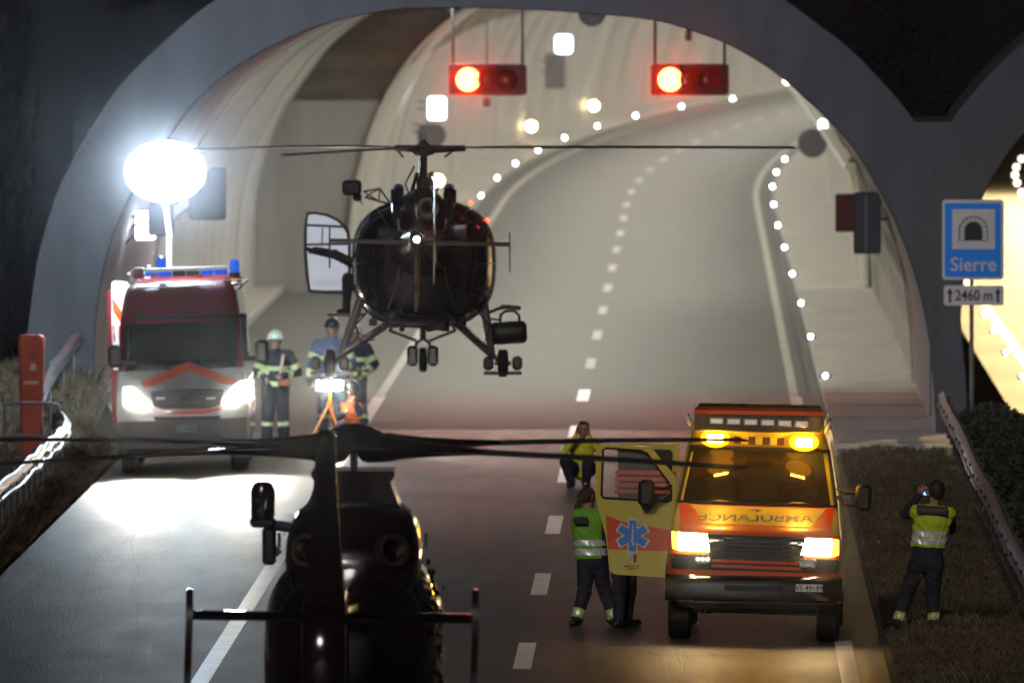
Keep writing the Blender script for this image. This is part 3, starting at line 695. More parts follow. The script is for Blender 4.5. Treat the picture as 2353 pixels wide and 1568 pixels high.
zs = [.3, .36, .42, .52, .62, .72, .8, .86, .92, 1.0, 1.08, 1.13, 1.18, 1.24, 1.29, 1.35, 1.4, 1.46, 1.52] + [lerp(1.52, 2.2, i / 7) for i in range(1, 8)] + [2.28, 2.35, 2.45, 2.55, 2.62, 2.67, 2.72, 2.75, 2.78]
vs = vb.shell(zs, vwin).build('body', [M_RED, M_SILV, M_BUMP], van, 35)
for p in vs.data.polygons:
    c = p.center
    if c.y < 1.05 and c.z < 1.56 and abs(c.x) < .95: p.material_index = 1
    if c.z < .82 and c.y < .9: p.material_index = 2
VD = lambda name, pts, d, m, off=.006, th=.004, par=None: vb.drape(name, Vp(pts, d), m, par or van, off, th)
VD('windscreen', [(293, 829), (568, 822), (563, 727), (312, 731)], 1.2, M_GLASS_D, -.01)
VD('windscreen_top_band', [(310, 734), (313, 725), (563, 721), (566, 731)], 1.5, M_BPLAS, .006)
VD('cowl_slot', [(314, 843), (316, 837), (374, 838), (376, 845)], .75, M_BPLAS, .008); VD('cowl_slot', [(478, 833), (478, 842), (520, 840), (546, 831)], .75, M_BPLAS, .008)
VD('hood_chevron', [(428, 834), (434, 834), (440, 836), (545, 872), (534, 884), (512, 882), (430, 851), (358, 884), (330, 890), (322, 880), (330, 874)], .5, M_ORG, .009)
VD('grille', [(344, 900), (352, 932), (372, 939), (480, 938), (505, 930), (514, 896), (480, 893), (380, 895)], .1, M_BPLAS, .012, .012)
VD('grille_stripe', [(346, 934), (352, 944), (400, 951), (470, 950), (508, 941), (512, 930), (506, 934), (480, 941), (372, 942)], .08, M_ORG, .010)
q = MB(); c = V(427, 917, .05); yy = vb.front(c[0], c[1]) - .035
q.tube([(c[0] + .098 * math.cos(a), yy, c[1] + .098 * math.sin(a)) for a in [2 * math.pi * i / 24 for i in range(24)]], .007, 6, closed=True)
for a in (90, 210, 330): q.cyl((c[0], yy, c[1]), (c[0] + .095 * math.cos(R(a)), yy, c[1] + .095 * math.sin(R(a))), .012, .003, 6)
q.build('grille_emblem', mat('bright_chrome', (.75, .75, .76), .12, 1), van)
for i in range(3):
    q = MB(); pp = []
    for k in range(13):
        x, z = V(356 + k * 12.2, 903 + i * 12 - .03 * k * 12, .05); pp.append((x, vb.front(x, z) - .026, z))
    q.tube(pp, .009, 5); q.build('grille_bar', M_DARKM, van)
for x in (368, 483): c = V(x, 915, .05); MB().box((c[0], vb.front(*c) - .035, c[1]), (.14, .03, .035), bev=.008).build('grille_flash_lamp', M_WPAINT, van)
M_HEADC = glow('headlamp_cool_white', (1, .95, .84), 150)
for sd_, pts in ((-1, [(283, 892), (284, 930), (338, 934), (334, 922), (318, 902), (302, 890)]), (1, [(568, 877), (568, 922), (514, 927), (518, 914), (532, 892), (552, 879)])):
    VD('headlight', pts, .15, M_HEADC, .012, .01)
    c = sum((Vector(V(x, y, .1) + (0,)) for x, y in pts), Vector()) / 6
    spot('headlight_beam', van, (c.x, -.1, c.y), (.06, -1, -.31), 1700, 38, (1, .84, .6), .75, .1)
VD('number_plate_panel', [(405, 978), (405, 993), (450, 991), (450, 976)], .0, mat('plate_teal', (.16, .22, .22), .5), .014)
c = V(427.5, 984.5, 0); text('plate_number', 'VS 18000', .068, M_INK, van, (c[0], vb.front(*c) - .022, c[1]), bold=.008)
VD('bumper_slot', [(350, 958), (356, 966), (500, 964), (508, 955)], 0, M_BPLAS, .006)
q = MB(); q.box((0, .3, .33), (1.7, .5, .12), bev=.04); q.box((0, 3.2, .42), (1.6, 5.8, .14)); q.build('underbody', M_BLACK, van)
for x in (-.82, .82): wheel(van, x, 1.05, .35, .24, M_STEEL_D); wheel(van, x, 5.0, .35, .24, M_STEEL_D)
for sgn, x, y in ((-1, 263, 818), (1, 601, 806)):
    c = V(x, y, 1.1); q = MB(); q.box((c[0], 1.05, c[1]), (.2, .14, .34), bev=.05); mm = q.build('wing_mirror', M_BPLAS, van)
    q = MB(); q.tube([(c[0] - sgn * .05, 1.1, c[1] - .1), (c[0] - sgn * .3, 1.2, c[1] - .12)], .04, 7); q.build('mirror_arm', M_BPLAS, mm)
# cabin
q = MB(); q.box((0, 1.35, 1.46), (1.65, .6, .12), bev=.04); q.build('dashboard', M_SEAT, van)
for x in (-.5, .5): q = MB(); q.box((x, 2.5, 1.5), (.5, .14, .7), bev=.06); q.box((x, 2.5, 1.95), (.3, .12, .2), bev=.05); q.build('seat', M_SEAT, van)
q = MB(); q.tube([(.48 + .2 * math.cos(a), 1.85, 1.58 + .18 * math.sin(a)) for a in [2 * math.pi * i / 18 for i in range(18)]], .016, 6, closed=True); q.build('steering_wheel', M_BPLAS, van)
plate('partition', [(-.85, .6), (.85, .6), (.8, 2.4), (-.8, 2.4)], [rrect(-.3, 2.0, .14, .22, .02), rrect(.35, 2.0, .1, .26, .02)], .03, M_SEAT, van, lambda w: w + Vector((0, 3.0, 0)))
c = V(420, 796, 1.2); MB().box((c[0], 1.3, 1.56), (.38, .2, .02), bev=.005).build('paper_on_dashboard', M_WPAINT, van)
q = MB()
for x0_, x1_ in ((-.5, -.05), (.1, .6)):
    pp = [(lerp(x0_, x1_, i / 6), vb.front(lerp(x0_, x1_, i / 6), 1.545 + .03 * i / 6) - .02, 1.545 + .03 * i / 6) for i in range(7)]; q.tube(pp, .012, 5)
q.build('wiper', M_BPLAS, van)
for x in (-.28, .3): MB().box((x, 2.2, 1.82), (.1, .05, .22), bev=.02).build('hanging_jacket', mat('pale_cloth', (.35, .33, .28), .9), van)
MB().box((.0, 1.7, 1.86), (.14, .05, .09), bev=.02).build('radio_set', mat('olive_plastic', (.2, .18, .06), .6), van)
# side windows and trims on the right of the picture
for y0_, y1_ in ((1.75, 2.7), (3.2, 4.6)):
    MB().add([(lerp(.945, .9, (z - 1.52) / .68) + .006, y, z) for y, z in ((y0_ + .2, 1.58), (y1_, 1.58), (y1_, 2.12), (y0_ + .55, 2.12))], [(0, 1, 2, 3)]).build('side_window', mat('dark_glossy_glass', (.01, .012, .015), .04), van, 0)
MB().box((.98, 3.6, .78), (.02, 4.6, .1), bev=.008).build('side_moulding', M_BPLAS, van)
for y in (1.4, 3.2, 4.8): MB().box((.985, y, .95), (.015, .1, .05)).build('side_marker', glow('orange_marker', (1, .3, .02), 2.5), van)
for z, m_ in ((1.15, M_WPAINT), (1.28, mat('reflective_yellow', (.6, .62, .1), .3))): MB().box((.979, 3.8, z), (.008, 4.6, .05)).build('side_stripe', m_, van)
# roof lamp bar, blue beacons, working light, hatch, opened rear door
q = MB(); c0, c1 = V(330, 626, 2.0), V(522, 622, 2.0); zb = (c0[1] + c1[1]) / 2 + .0
rl = MB().box(((c0[0] + c1[0]) / 2, 2.25, zb + .03), (c1[0] - c0[0], .28, .06), bev=.025).build('lamp_bar_cover', M_WPAINT, van)
M_BLUEL = mat('blue_lamp_glass', (.01, .06, .5), .15, emit=((.02, .13, .9), .55))
for i in range(6):
    x = lerp(c0[0], c1[0], (i + .5) / 6); MB().box((x, 2.13, zb - .03), ((c1[0] - c0[0]) / 6 - .01, .06, .075), bev=.012).build('blue_lamp', M_DARKM if i in (2, 3) else M_BLUEL, van)
for x in (352, 458): c = V(x, 634, 2.1); MB().box((c[0], 2.09, c[1]), (.09, .03, .06), bev=.01).build('amber_lamp', mat('amber_glass', (.5, .16, .01), .25), van)
for x, y in ((371, 604), (538, 610)):
    c = V(x, y, 2.6); q = MB(); q.lathe([(-.1, .075), (.05, .075), (.09, .06), (.1, .001)], (c[0], 2.6, c[1]), (0, 0, 1), 18); bc = q.build('blue_beacon', M_BLUEL, van)
    q = MB(); q.cyl((c[0], 2.6, c[1] - .17), (c[0], 2.6, c[1] - .1), .085); q.build('beacon_base', M_DARKM, bc)
c = V(317, 628, 2.2); q = MB(); q.box((c[0], 2.3, c[1]), (.17, .3, .17), bev=.03); sd_ = q.build('side_horn_box', M_RED, van)
c = V(306, 629, 2.1); MB().lathe([(-.03, .05), (.03, .045), (.04, .001)], (c[0], 2.2, c[1]), (-1, -.6, 0), 14).build('amber_lamp', mat('amber_glass', (.5, .16, .01), .25), sd_)
q = MB()
for k in range(3): q.box((.8 - k * .0, 2.5, 2.72 + k * .05), (.28, .5, .02))
q.build('roof_slats', M_RED, van)
q = MB()
for k in range(4): q.box((-.75 + .09 * k, 3.2, 2.86 + .03 * k), (.03, .5, .16))
q.box((-.6, 3.2, 2.92), (.4, .5, .02)); q.build('roof_rack', M_WPAINT, van)
q = MB(); q.box((.93, 3.4, 2.7), (.2, 1.4, .03), Matrix.Rotation(R(-42), 3, 'Y')); q.build('raised_side_hatch', M_GREY, van)
for x, w_ in ((-.42, .5), (.1, .8)):
    q = MB(); q.box((x, 2.05, 2.735), (w_, .16, .03), bev=.012); q.build('roof_scene_lamp', M_WPAINT, van)
RD = 6.4
rp = Vp([(256, 650), (262, 645), (292, 648), (297, 656), (318, 760), (318, 990), (262, 985), (256, 900)], RD)
rdr = plate('rear_door', rp, [], .06, M_WPAINT, van, lambda w: w + Vector((0, RD, 0)))
q = MB(); q.prism(Vp([(258, 682), (258, 712), (306, 790), (309, 762)], RD), (0, RD - .006, 0), (1, 0, 0), (0, 0, 1), (0, .005, 0)); q.build('door_stripe', M_ORG, rdr, 0)
q = MB(); q.box((V(256, 800, RD)[0] - .01, RD + .03, V(256, 820, RD)[1]), (.05, .09, 2.05)); q.build('door_edge', M_RED, rdr)
c = V(274.5, 768, RD); text('door_number', '118', .34, mat('red_lettering', (.4, .01, .01), .5), rdr, (c[0], RD - .01, c[1]), bold=.03, sx=.5)
q = MB(); q.prism(Vp([(259, 850), (300, 850), (300, 985), (262, 985)], RD), (0, RD - .005, 0), (1, 0, 0), (0, 0, 1), (0, .004, 0)); q.build('door_lower_panel', M_RED, rdr, 0)
for y in (922, 942): c = V(271, y, RD); MB().box((c[0], RD - .02, c[1]), (.05, .03, .09), bev=.01).build('marker_lamp', glow('orange_marker', (1, .3, .02), 2.5), rdr)
# ------------------------------------------------------------------ balloon light on its mast, fixed to the van roof
bl = thing('balloon_light', 'glowing white lighting balloon on a mast above the red van', 'lamp', P(388, 612, VY + 4.8))
b0 = bl.location; bc = P(379, 394, VY + 4.8) - b0; rb = 92 / sc(VY + 4.8)
q = MB(); q.sphere(bc, (rb, rb, rb * .76), 28, 16); q.build('balloon', glow('balloon_skin', (.66, .83, 1), 190), bl)
q = MB(); q.tube([(0, 0, -.12), (.0, 0, .5), bc + Vector((0, 0, -rb * .74))], [.045, .04, .035], 10); q.cyl((0, 0, -.14), (0, 0, -.02), .09); q.build('mast', M_WPAINT, bl)
q = MB(); q.cyl(bc + Vector((0, 0, rb * .74)), bc + Vector((0, 0, rb * .74 + .25)), .006, n=5); q.build('antenna', M_DARKM, bl)
# ================================================================== helicopters
def ering(y, xc, zc, w, h, n=28, e=2.4, h2=None):
    """superellipse ring across the flight direction; h2 = half height below the centre"""
    pts = []; h2 = h if h2 is None else h2
    for i in range(n):
        a = 2 * math.pi * i / n; c, s_ = math.cos(a), math.sin(a); hh = h if s_ > 0 else h2
        pts.append(Vector((xc + w * math.copysign(abs(c) ** (2 / e), c), y, zc + hh * math.copysign(abs(s_) ** (2 / e), s_))))
    return pts
M_HEL1 = mat('dark_maroon_paint', (.014, .007, .008), .25, coat=.6, var=(1.5, .8, 1.15))
M_HEL2 = mat('black_red_paint', (.01, .004, .005), .16, coat=.9, var=(1.2, .8, 1.15))
M_PERSP = mat('cabin_perspex', (.02, .02, .024), .03, alpha=.55, spec=.7)
M_BLADEM = mat('rotor_blade_grey', (.045, .045, .048), .45)
M_GEAR = mat('landing_gear_grey', (.2, .17, .16), .45, .3, var=(5, .7, 1.2))
M_BRIGHT = mat('polished_metal', (.7, .7, .72), .18, 1)
def blade(parent, hub, az, r0, r1, chord, droop, m_, pitch=6, name='rotor_blade'):
    rr = []; d = Vector((math.cos(az), math.sin(az), 0)); t = Vector((-math.sin(az), math.cos(az), 0))
    for i in range(13):
        u = i / 12; r = lerp(r0, r1, u); c = chord * (1 if u > .12 else lerp(.45, 1, u / .12)); z = -droop * u * u
        pt = R(lerp(pitch, pitch * .4, u)); ring_ = []
        for (a, b) in ((-.5, 0), (-.25, .06), (.1, .075), (.5, .0), (.1, -.03), (-.25, -.03)):
            ring_.append(Vector(hub) + d * r + t * (c * a * math.cos(pt) - c * b * math.sin(pt)) + Vector((0, 0, z + c * a * math.sin(pt) + c * b)))
        rr.append(ring_)
    return MB().loft(rr).build(name, m_, parent, 50)
# ------------------------------------------------------------------ hovering helicopter seen from behind
HX, HY, HZ = -3.98, 225.0, 1.5
h1 = thing('hovering_helicopter', 'dark wheeled helicopter hovering tail first before the tunnel with an open door', 'helicopter', (HX, HY, HZ))
def H(x, y, d): p = P(x, y, HY + d); return Vector((p.x - HX, d, p.z - HZ))
cab = MB(); cab.loft([ering(y, 0, z, w, h, 32, e, h2) for y, z, w, h, h2, e in ((-.75, 1.66, .55, .42, .6, 2.2), (-.68, 1.66, .78, .62, .76, 2.4), (-.5, 1.65, .93, .8, .86, 2.6), (0, 1.65, 1.03, .9, .92, 2.7), (.7, 1.63, 1.045, .92, .94, 2.7), (1.3, 1.6, 1.02, .9, .92, 2.5), (1.9, 1.52, .9, .82, .86, 2.3), (2.4, 1.42, .68, .62, .74, 2.1), (2.75, 1.32, .4, .4, .55, 2), (2.9, 1.26, .12, .14, .2, 2))])
cb = cab.build('cabin', [M_HEL1, M_PERSP], h1, 45)
for p in cb.data.polygons:
    if p.center.y > .9 and p.center.z > 1.2: p.material_index = 1
ringsA = [ering(y, 0, z, w * 1.004, h * 1.004, 32, e, h2 * 1.004) for y, z, w, h, h2, e in ((-.76, 1.66, .55, .42, .6, 2.2), (-.69, 1.66, .78, .62, .76, 2.4), (-.5, 1.65, .93, .8, .86, 2.6), (0, 1.65, 1.03, .9, .92, 2.7), (.7, 1.63, 1.045, .92, .94, 2.7))]
M_SEAMH = mat('panel_seam', (.05, .045, .045), .3, .6)
for i in (0, 2, 5, 11, 14, 16, 18, 20, 22, 26, 28, 30): MB().tube([r_[i] for r_ in ringsA], .009, 5).build('panel_seam', M_SEAMH, h1)
for r_ in ringsA[1:]: MB().tube(r_, .008, 5, closed=True).build('panel_seam', M_SEAMH, h1)
rng = random.Random(3)
for k in range(26):
    x = rng.uniform(-.75, .75); MB().box((x, rng.uniform(-.5, .3), .78 + .1 * abs(x) - rng.uniform(0, .08)), (rng.uniform(.03, .12), rng.uniform(.05, .2), rng.uniform(.05, .16)), bev=.01).build('belly_fitting', M_DARKM, h1)
for x, z in ((-.62, 1.3), (.6, 1.2), (-.3, .98), (.35, 1.9), (-.55, 1.85), (.7, 1.6)): MB().sphere((x, -.72 + .16 * abs(x), z), .035, 10, 6).build('rear_fitting', M_BRIGHT, h1)
for s2 in (-1, 1): MB().tube([(s2 * .5, -.72, 1.0), (s2 * .35, -.78, 1.4), (s2 * .3, -.8, 1.9), (s2 * .35, -.7, 2.3)], .016, 6).build('fuel_pipe', M_GEAR, h1)
# rear panels, louvres, stains seen on the back of the cabin
for x, z, w, h in ((-.42, 1.35, .5, .7), (.42, 1.35, .5, .7), (-.45, 2.08, .42, .3), (.45, 2.08, .42, .3)):
    q = MB(); q.box((x, -.74 + .12 * abs(x), z), (w, .03, h), Matrix.Rotation(-.25 * (1 if x > 0 else -1), 3, 'Z'), .012); q.build('rear_panel', M_HEL1, h1)
eg = MB(); eg.loft([ering(y, 0, z, w, h, 20, 2.2) for y, z, w, h in ((-1.15, 2.35, .16, .16), (-1.05, 2.38, .28, .28), (-.4, 2.42, .33, .33), (.3, 2.42, .3, .3), (.6, 2.4, .18, .18))]); eg.build('engine', M_HEL1, h1)
q = MB(); q.lathe([(0, .14), (.35, .16), (.42, .15), (.42, .11), (.1, .1)], (.06, -1.05, 2.42), (.1, -1, .15), 16); q.build('exhaust_pipe', mat('burnt_steel', (.12, .09, .07), .4, .8), h1)
for x in (-.36, .38):
    q = MB(); q.loft([ering(y, x, z, .09, .1, 10) for y, z in ((-.7, 2.35), (-.2, 2.62), (.3, 2.7), (.55, 2.6))]); q.build('intake_horn', M_HEL1, h1)
    q = MB(); q.box((x * 1.25, -.2, 2.62), (.03, .3, .22), bev=.012); q.build('intake_fin', M_HEL1, h1)
# transmission tower and rotor head
tw = MB()
for a in range(4):
    s1, s2 = (-1, 1)[a % 2], (-1, 1)[a // 2]; tw.cyl((s1 * .24, .25 + s2 * .3, 2.4), (s1 * .09, .25 + s2 * .09, 2.95), .028, n=7)
tw.cyl((0, .25, 2.35), (0, .25, 2.9), .13, .1, 14); tw.cyl((0, .25, 2.9), (0, .25, 3.3), .06, n=12); tw.tube([(.12, .2, 2.5), (.22, .15, 2.75), (.12, .2, 2.98)], .015, 6); tw.tube([(-.14, .15, 2.45), (-.26, .1, 2.8), (-.13, .2, 3.05)], .015, 6)
tw.build('transmission_tower', M_DARKM, h1)
hub = (0, .25, 3.3); q = MB(); q.lathe([(-.1, .08), (-.07, .17), (.03, .17), (.06, .1), (.12, .05), (.15, .001)], hub, (0, 0, 1), 18)
for k in range(3):
    a = R(131 + 120 * k); q.cyl((math.cos(a) * .12, .25 + math.sin(a) * .12, 3.3), (math.cos(a) * .62, .25 + math.sin(a) * .62, 3.31), .06, .045, 8); q.cyl((math.cos(a + .3) * .35, .25 + math.sin(a + .3) * .35, 3.18), (math.cos(a + .2) * .5, .25 + math.sin(a + .2) * .5, 3.3), .018, n=6)
q.tube([(.04 * math.cos(t), .25, 3.47 + .04 * math.sin(t)) for t in [2 * math.pi * i / 10 for i in range(10)]], .008, 5, closed=True)
q.build('rotor_head', M_DARKM, h1)
for k in range(3): blade(h1, (0, .25, 3.32), R(131 + 120 * k), .55, 5.5, .35, .12 if k == 0 else .02, M_BLADEM, 2)
# tail boom, tail rotor, stabiliser
tb = MB(); tb.loft([ering(y, 0, z, w, h, 18, 2) for y, z, w, h in ((-.6, 1.85, .5, .42), (-1.3, 1.95, .34, .3), (-3, 2.04, .22, .22), (-5.3, 2.14, .13, .14), (-5.95, 2.17, .09, .1), (-6.05, 2.17, .04, .05))]); tb.build('tail_boom', M_HEL1, h1)
q = MB(); q.sphere((0, -6.0, 2.12), (.1, .16, .12)); q.cyl((0, -5.95, 2.12), (.26, -5.95, 2.12), .04); q.build('tail_gearbox', M_DARKM, h1)
tr = MB()
for k in range(3):
    a = R(100 + 120 * k); d = Vector((0, math.cos(a), math.sin(a))); t = Vector((0, -math.sin(a), math.cos(a))); c = Vector((.27, -5.95, 2.12))
    tr.loft([[c + d * r + t * (w * s1) + Vector((.012 * s2, 0, 0)) for s1, s2 in ((-1, 0), (0, 1), (1, 0), (0, -1))] for r, w in ((.06, .03), (.2, .07), (.93, .075), (.955, .05))])
tr.build('tail_rotor', mat('tail_rotor_yellow_grey', (.22, .18, .1), .4), h1)
q = MB(); a, b = H(757, 553, -4.6), H(1171, 562, -4.6); q.loft([[Vector((x, -4.6 + dy, z + dz)) for dy, dz in ((-.2, 0), (-.08, .035), (.14, .02), (.2, 0), (.14, -.02), (-.08, -.025))] for x, z in ((a.x, a.z), (-.12, (a.z + b.z) / 2), (.12, (a.z + b.z) / 2), (b.x, b.z))]); q.build('stabiliser', mat('stabiliser_tan', (.22, .16, .11), .35), h1)
for x, y0_, y1_ in ((757, 520, 615), (1171, 534, 625)):
    a, b = H(x, y0_, -4.6), H(x, y1_, -4.6); q = MB(); q.loft([[Vector((a.x + dx, -4.6 + dy, z)) for dx, dy in ((-.009, -w), (.009, -w), (.009, w), (-.009, w))] for z, w in ((a.z, .1), ((a.z + b.z) / 2, .2), (b.z, .05))]); q.build('stabiliser_end_plate', M_HEL1, h1)
q = MB(); q.tube([(0, -5.6, 2.05), (0, -5.8, 1.5), (0, -5.2, 1.12), (0, -4.2, 1.35), (0, -3.4, 1.85)], .022, 7); q.cyl((0, -5.3, 2.0), (0, -5.75, 1.1), .018); q.build('tail_guard', mat('tail_guard_gold', (.3, .2, .08), .35, .5), h1)
q = MB(); q.sphere(H(957, 550, -6.15), .042, 12, 8); q.build('tail_light', glow('tail_lamp_white', (1, .9, .7), 60), h1)
for x, y, d in ((1120, 505, -.3), (1082, 465, -.4)): q = MB(); q.sphere(H(x, y, d), .028, 10, 6); q.build('red_position_light', glow('red_nav_lamp', (1, .03, .01), 14), h1)
# landing gear
for sgn, xw, yw, ym in ((-1, 757, 823, 790), (1, 1155, 838, 812)):
    w = H(xw, yw, -.2); wc = Vector((w.x, -.2, .2)); g = MB()
    top = Vector((sgn * .86, -.1, 1.25)); low = Vector((sgn * .48, -.1, .78)); knee = wc + Vector((-sgn * .16, 0, .12))
    g.tube([top, lerp(top, knee, .5), knee], [.06, .07, .05], 9); g.tube([low, knee], .055, 9); g.cyl((sgn * .5, .5, .8), knee, .03, n=7); g.cyl(knee, wc, .035)
    g.cyl(wc + Vector((-.12, 0, 0)), wc + Vector((.12, 0, 0)), .03); g.build('landing_gear_strut', M_GEAR, h1)
    q = MB(); q.lathe([(-.075, .1), (-.075, .16), (-.05, .2), (.05, .2), (.075, .16), (.075, .1)], wc, (1, 0, 0), 22); wl_ = q.build('wheel', M_BLACK, h1)
    q = MB(); q.cyl(wc + Vector((-.08, 0, 0)), wc + Vector((.08, 0, 0)), .1, n=16); q.build('hub', M_GEAR, wl_)
    q = MB()
    for s2 in (-1, 1): q.box(wc + Vector((s2 * .21, -.02, -.0)), (.15, .22, .2), bev=.04)
    q.box(wc + Vector((0, -.1, -.14)), (.55, .05, .05)); q.build('wheel_bracket', M_GEAR, h1)
    g = MB(); g.tube([(sgn * .8, -.3, .95), (sgn * .98, -.35, .75), (sgn * .9, -.35, .5), (sgn * .7, -.3, .55)], .012, 6); g.build('brake_hose', M_BLACK, h1)
nw = H(963, 815, 2.1); nw.z = .2; nw.x = -.04; g = MB(); g.tube([(-.04, 2.1, .85), (-.04, 2.1, .5)], .05, 10)
for s2 in (-1, 1): g.tube([(-.04, 2.1, .5), (-.04 + s2 * .1, 2.1, .42), (-.04 + s2 * .11, 2.1, .2)], .025, 7); g.cyl((-.04 + s2 * .1, 2.1, .46), (-.04 + s2 * .48, 1.7, .62), .022); g.cyl((-.04 + s2 * .48, 1.7, .62), (s2 * .35, 1.6, .85), .022)
g.build('nose_gear_fork', M_GEAR, h1)
q = MB(); q.lathe([(-.06, .1), (-.06, .15), (-.04, .18), (.04, .18), (.06, .15), (.06, .1)], (-.04, 2.1, .18), (1, 0, 0), 20); q.build('nose_wheel', M_BLACK, h1)
q = MB()
for s2 in (-1, 1): q.box((-.04 + s2 * .15, 1.95, .24), (.16, .12, .3), bev=.04)
q.build('nose_gear_box', M_BRIGHT, h1)
# open cabin door on the left, perspex panes in a dark frame
DH = .9
dp = [H(x, y, DH) for x, y in ((704, 487), (720, 486), (752, 491), (778, 503), (794, 518), (802, 530), (806, 560), (806, 676), (748, 675), (708, 672), (702, 640), (697, 580), (698, 520))]
dpi = [H(x, y, DH) for x, y in ((708, 494), (720, 492), (750, 497), (774, 508), (788, 522), (795, 535), (799, 560), (799, 667), (748, 667), (713, 665), (708, 635), (704, 580), (704, 520))]
hd_ = plate('cabin_door', [(p.x, p.z) for p in dp], [[(p.x, p.z) for p in dpi]], .05, M_DARKM, h1, lambda w: w + Vector((0, DH, 0)))
q = MB(); q.add([p + Vector((0, .025, 0)) for p in dpi], [tuple(range(len(dpi)))]); q.build('door_pane', translucent('milky_perspex', (.8, .78, .82)), hd_, 0)
q = MB()
for (a, b) in (((703, 517), (790, 521)), ((698, 562), (805, 560))): a, b = H(*a, DH), H(*b, DH); q.cyl(a + Vector((0, .02, 0)), b + Vector((0, .02, 0)), .018, n=7)
for (a, b) in (((741, 523), (739, 562)),): a, b = H(*a, DH), H(*b, DH); q.cyl(a + Vector((0, .02, 0)), b + Vector((0, .02, 0)), .01, n=7)
q.build('door_bars', M_DARKM, hd_)
c = H(757, 650, DH); text('door_lettering', 'AIR-GLACIERS', .1, mat('grey_lettering', (.06, .06, .07), .5), hd_, (c.x + .1, DH + .06, c.z), mirror=True, bold=.004)
# rescue hoist on a lattice arm
q = MB(); c = H(808, 431, .4); q.box(c, (.28, .4, .22), bev=.04); q.box(c + Vector((.08, 0, -.14)), (.12, .2, .12), bev=.03); hs = q.build('hoist_winch', M_BPLAS, h1)
q = MB(); e = [H(835, 440, .4), H(872, 433, .4), H(898, 470, .4)]; f = [H(838, 452, .4), H(870, 462, .4)]
q.tube(e, .018, 6); q.tube([f[0], f[1], e[2]], .018, 6)
for a, b in ((e[0], f[1]), (e[1], f[0]), (e[1], f[1])): q.cyl(a, b, .012, n=6)
q.tube([H(812, 445, .4), H(818, 458, .4), H(828, 455, .4), H(826, 445, .4)], .01, 6); q.cyl(H(826, 455, .4), H(832, 470, .4), .008); q.build('hoist_arm', M_DARKM, hs)
# searchlight drum on an arm at the right
q = MB(); c = H(1168, 764, .3); q.lathe([(-.27, .1), (-.24, .15), (-.2, .165), (.2, .165), (.24, .15), (.27, .1)], c, (1, 0, .06), 20); sl = q.build('searchlight', M_BPLAS, h1)
q = MB(); q.tube([H(1148, 752, .3), H(1150, 722, .3), H(1162, 714, .3), H(1182, 714, .3), H(1192, 724, .3), H(1194, 752, .3)], .022, 7); q.tube([H(1112, 722, .2), H(1140, 710, .3), H(1170, 702, .3)], .025, 7); q.cyl(H(1150, 704, .3), H(1196, 707, .3), .03); q.cyl(H(1112, 730, .2), H(1150, 735, .3), .015); q.build('searchlight_yoke', M_DARKM, sl)
q = MB(); q.tube([H(826, 725, .1), H(816, 745, .1), H(824, 765, .1), H(850, 775, .1), H(870, 765, .1)], .012, 6); q.build('cargo_cable', M_BLACK, h1)
q = MB(); q.box(H(795, 722, .6), (.55, .35, .05), bev=.015); q.build('door_step', M_GEAR, h1)
# ------------------------------------------------------------------ parked helicopter with shrouded tail, near the camera
EX, EY = -3.19, 144.0
h2 = thing('parked_helicopter', 'near black helicopter standing on the road seen from behind its tail fin', 'helicopter', (EX, EY, 0))
def E(x, y, d): p = P(x, y, EY + d); return Vector((p.x - EX, d, p.z))
fz = MB(); fz.loft([ering(y, 0, z, w, h, 36, e, h2_) for y, z, w, h, h2_, e in (
    (-2.25, 1.72, .3, .38, .35, 2.2), (-2.1, 1.62, .52, .52, .55, 2.4), (-1.7, 1.5, .7, .74, .8, 2.8), (-1.1, 1.45, .79, .9, .92, 3.0), (0, 1.43, .82, .96, .95, 3.0), (1, 1.42, .83, .97, .95, 3), (1.9, 1.38, .8, .92, .92, 2.7), (2.6, 1.26, .66, .74, .78, 2.4), (3.2, 1.1, .42, .46, .55, 2.2), (3.5, 1.0, .14, .16, .2, 2))])
fz.build('fuselage', M_HEL2, h2, 50)
cw = MB(); cw.loft([ering(y, .01, z, w, h, 28, e, h) for y, z, w, h, e in ((-1.75, 2.2, .38, .2, 2.6), (-1.6, 2.3, .56, .42, 2.6), (-1.2, 2.36, .62, .5, 2.8), (0, 2.4, .63, .52, 2.8), (.9, 2.36, .55, .44, 2.6), (1.6, 2.24, .3, .2, 2.4))]); cw.build('engine_cowling', M_HEL2, h2, 50)
mf = MB(); mf.loft([[Vector((x * sgn_, y, z)) for sgn_, y in ((-1, -.55), (1, -.55), (1, .45), (-1, .45))] for z, x in ((2.7, .56), (2.86, .42), (3.02, .36), (3.06, .35), (3.08, .37), (3.12, .39), (3.16, .38))]); mf.build('mast_fairing', M_HEL2, h2, 50)
for s2 in (-1, 1):
    q = MB(); q.lathe([(0, .13), (.25, .15), (.25, .12), (.05, .1)], (s2 * .3, -1.55, 2.45), (s2 * .5, -1, .12), 20); q.build('exhaust_pipe', mat('burnt_steel', (.12, .09, .07), .4, .8), h2)
    q = MB(); q.lathe([(0, .22), (.02, .23), (.03, .21), (.01, .2)], (s2 * .36, -1.62, 2.2), (s2 * .25, -1, 0), 26); q.build('round_access_panel', mat('black_trim', (.015, .015, .015), .3), h2)
    q = MB(); q.box((s2 * .68, -.6, 2.52), (.03, .03, .14)); q.build('antenna', M_DARKM, h2)
q = MB(); q.cyl((0, .0, 3.05), (0, .0, 3.42), .036, n=14); q.build('rotor_mast', M_DARKM, h2)
cp2 = MB(); c0 = E(806, 1010, 0)
cp2.lathe([(-.12, .1), (-.1, .22), (-.03, .33), (.0, .355), (.03, .33), (.1, .24), (.15, .12), (.165, .001)], (0, 0, 3.42), (0, 0, 1), 30); cp2.build('rotor_head_cap', M_HEL2, h2)
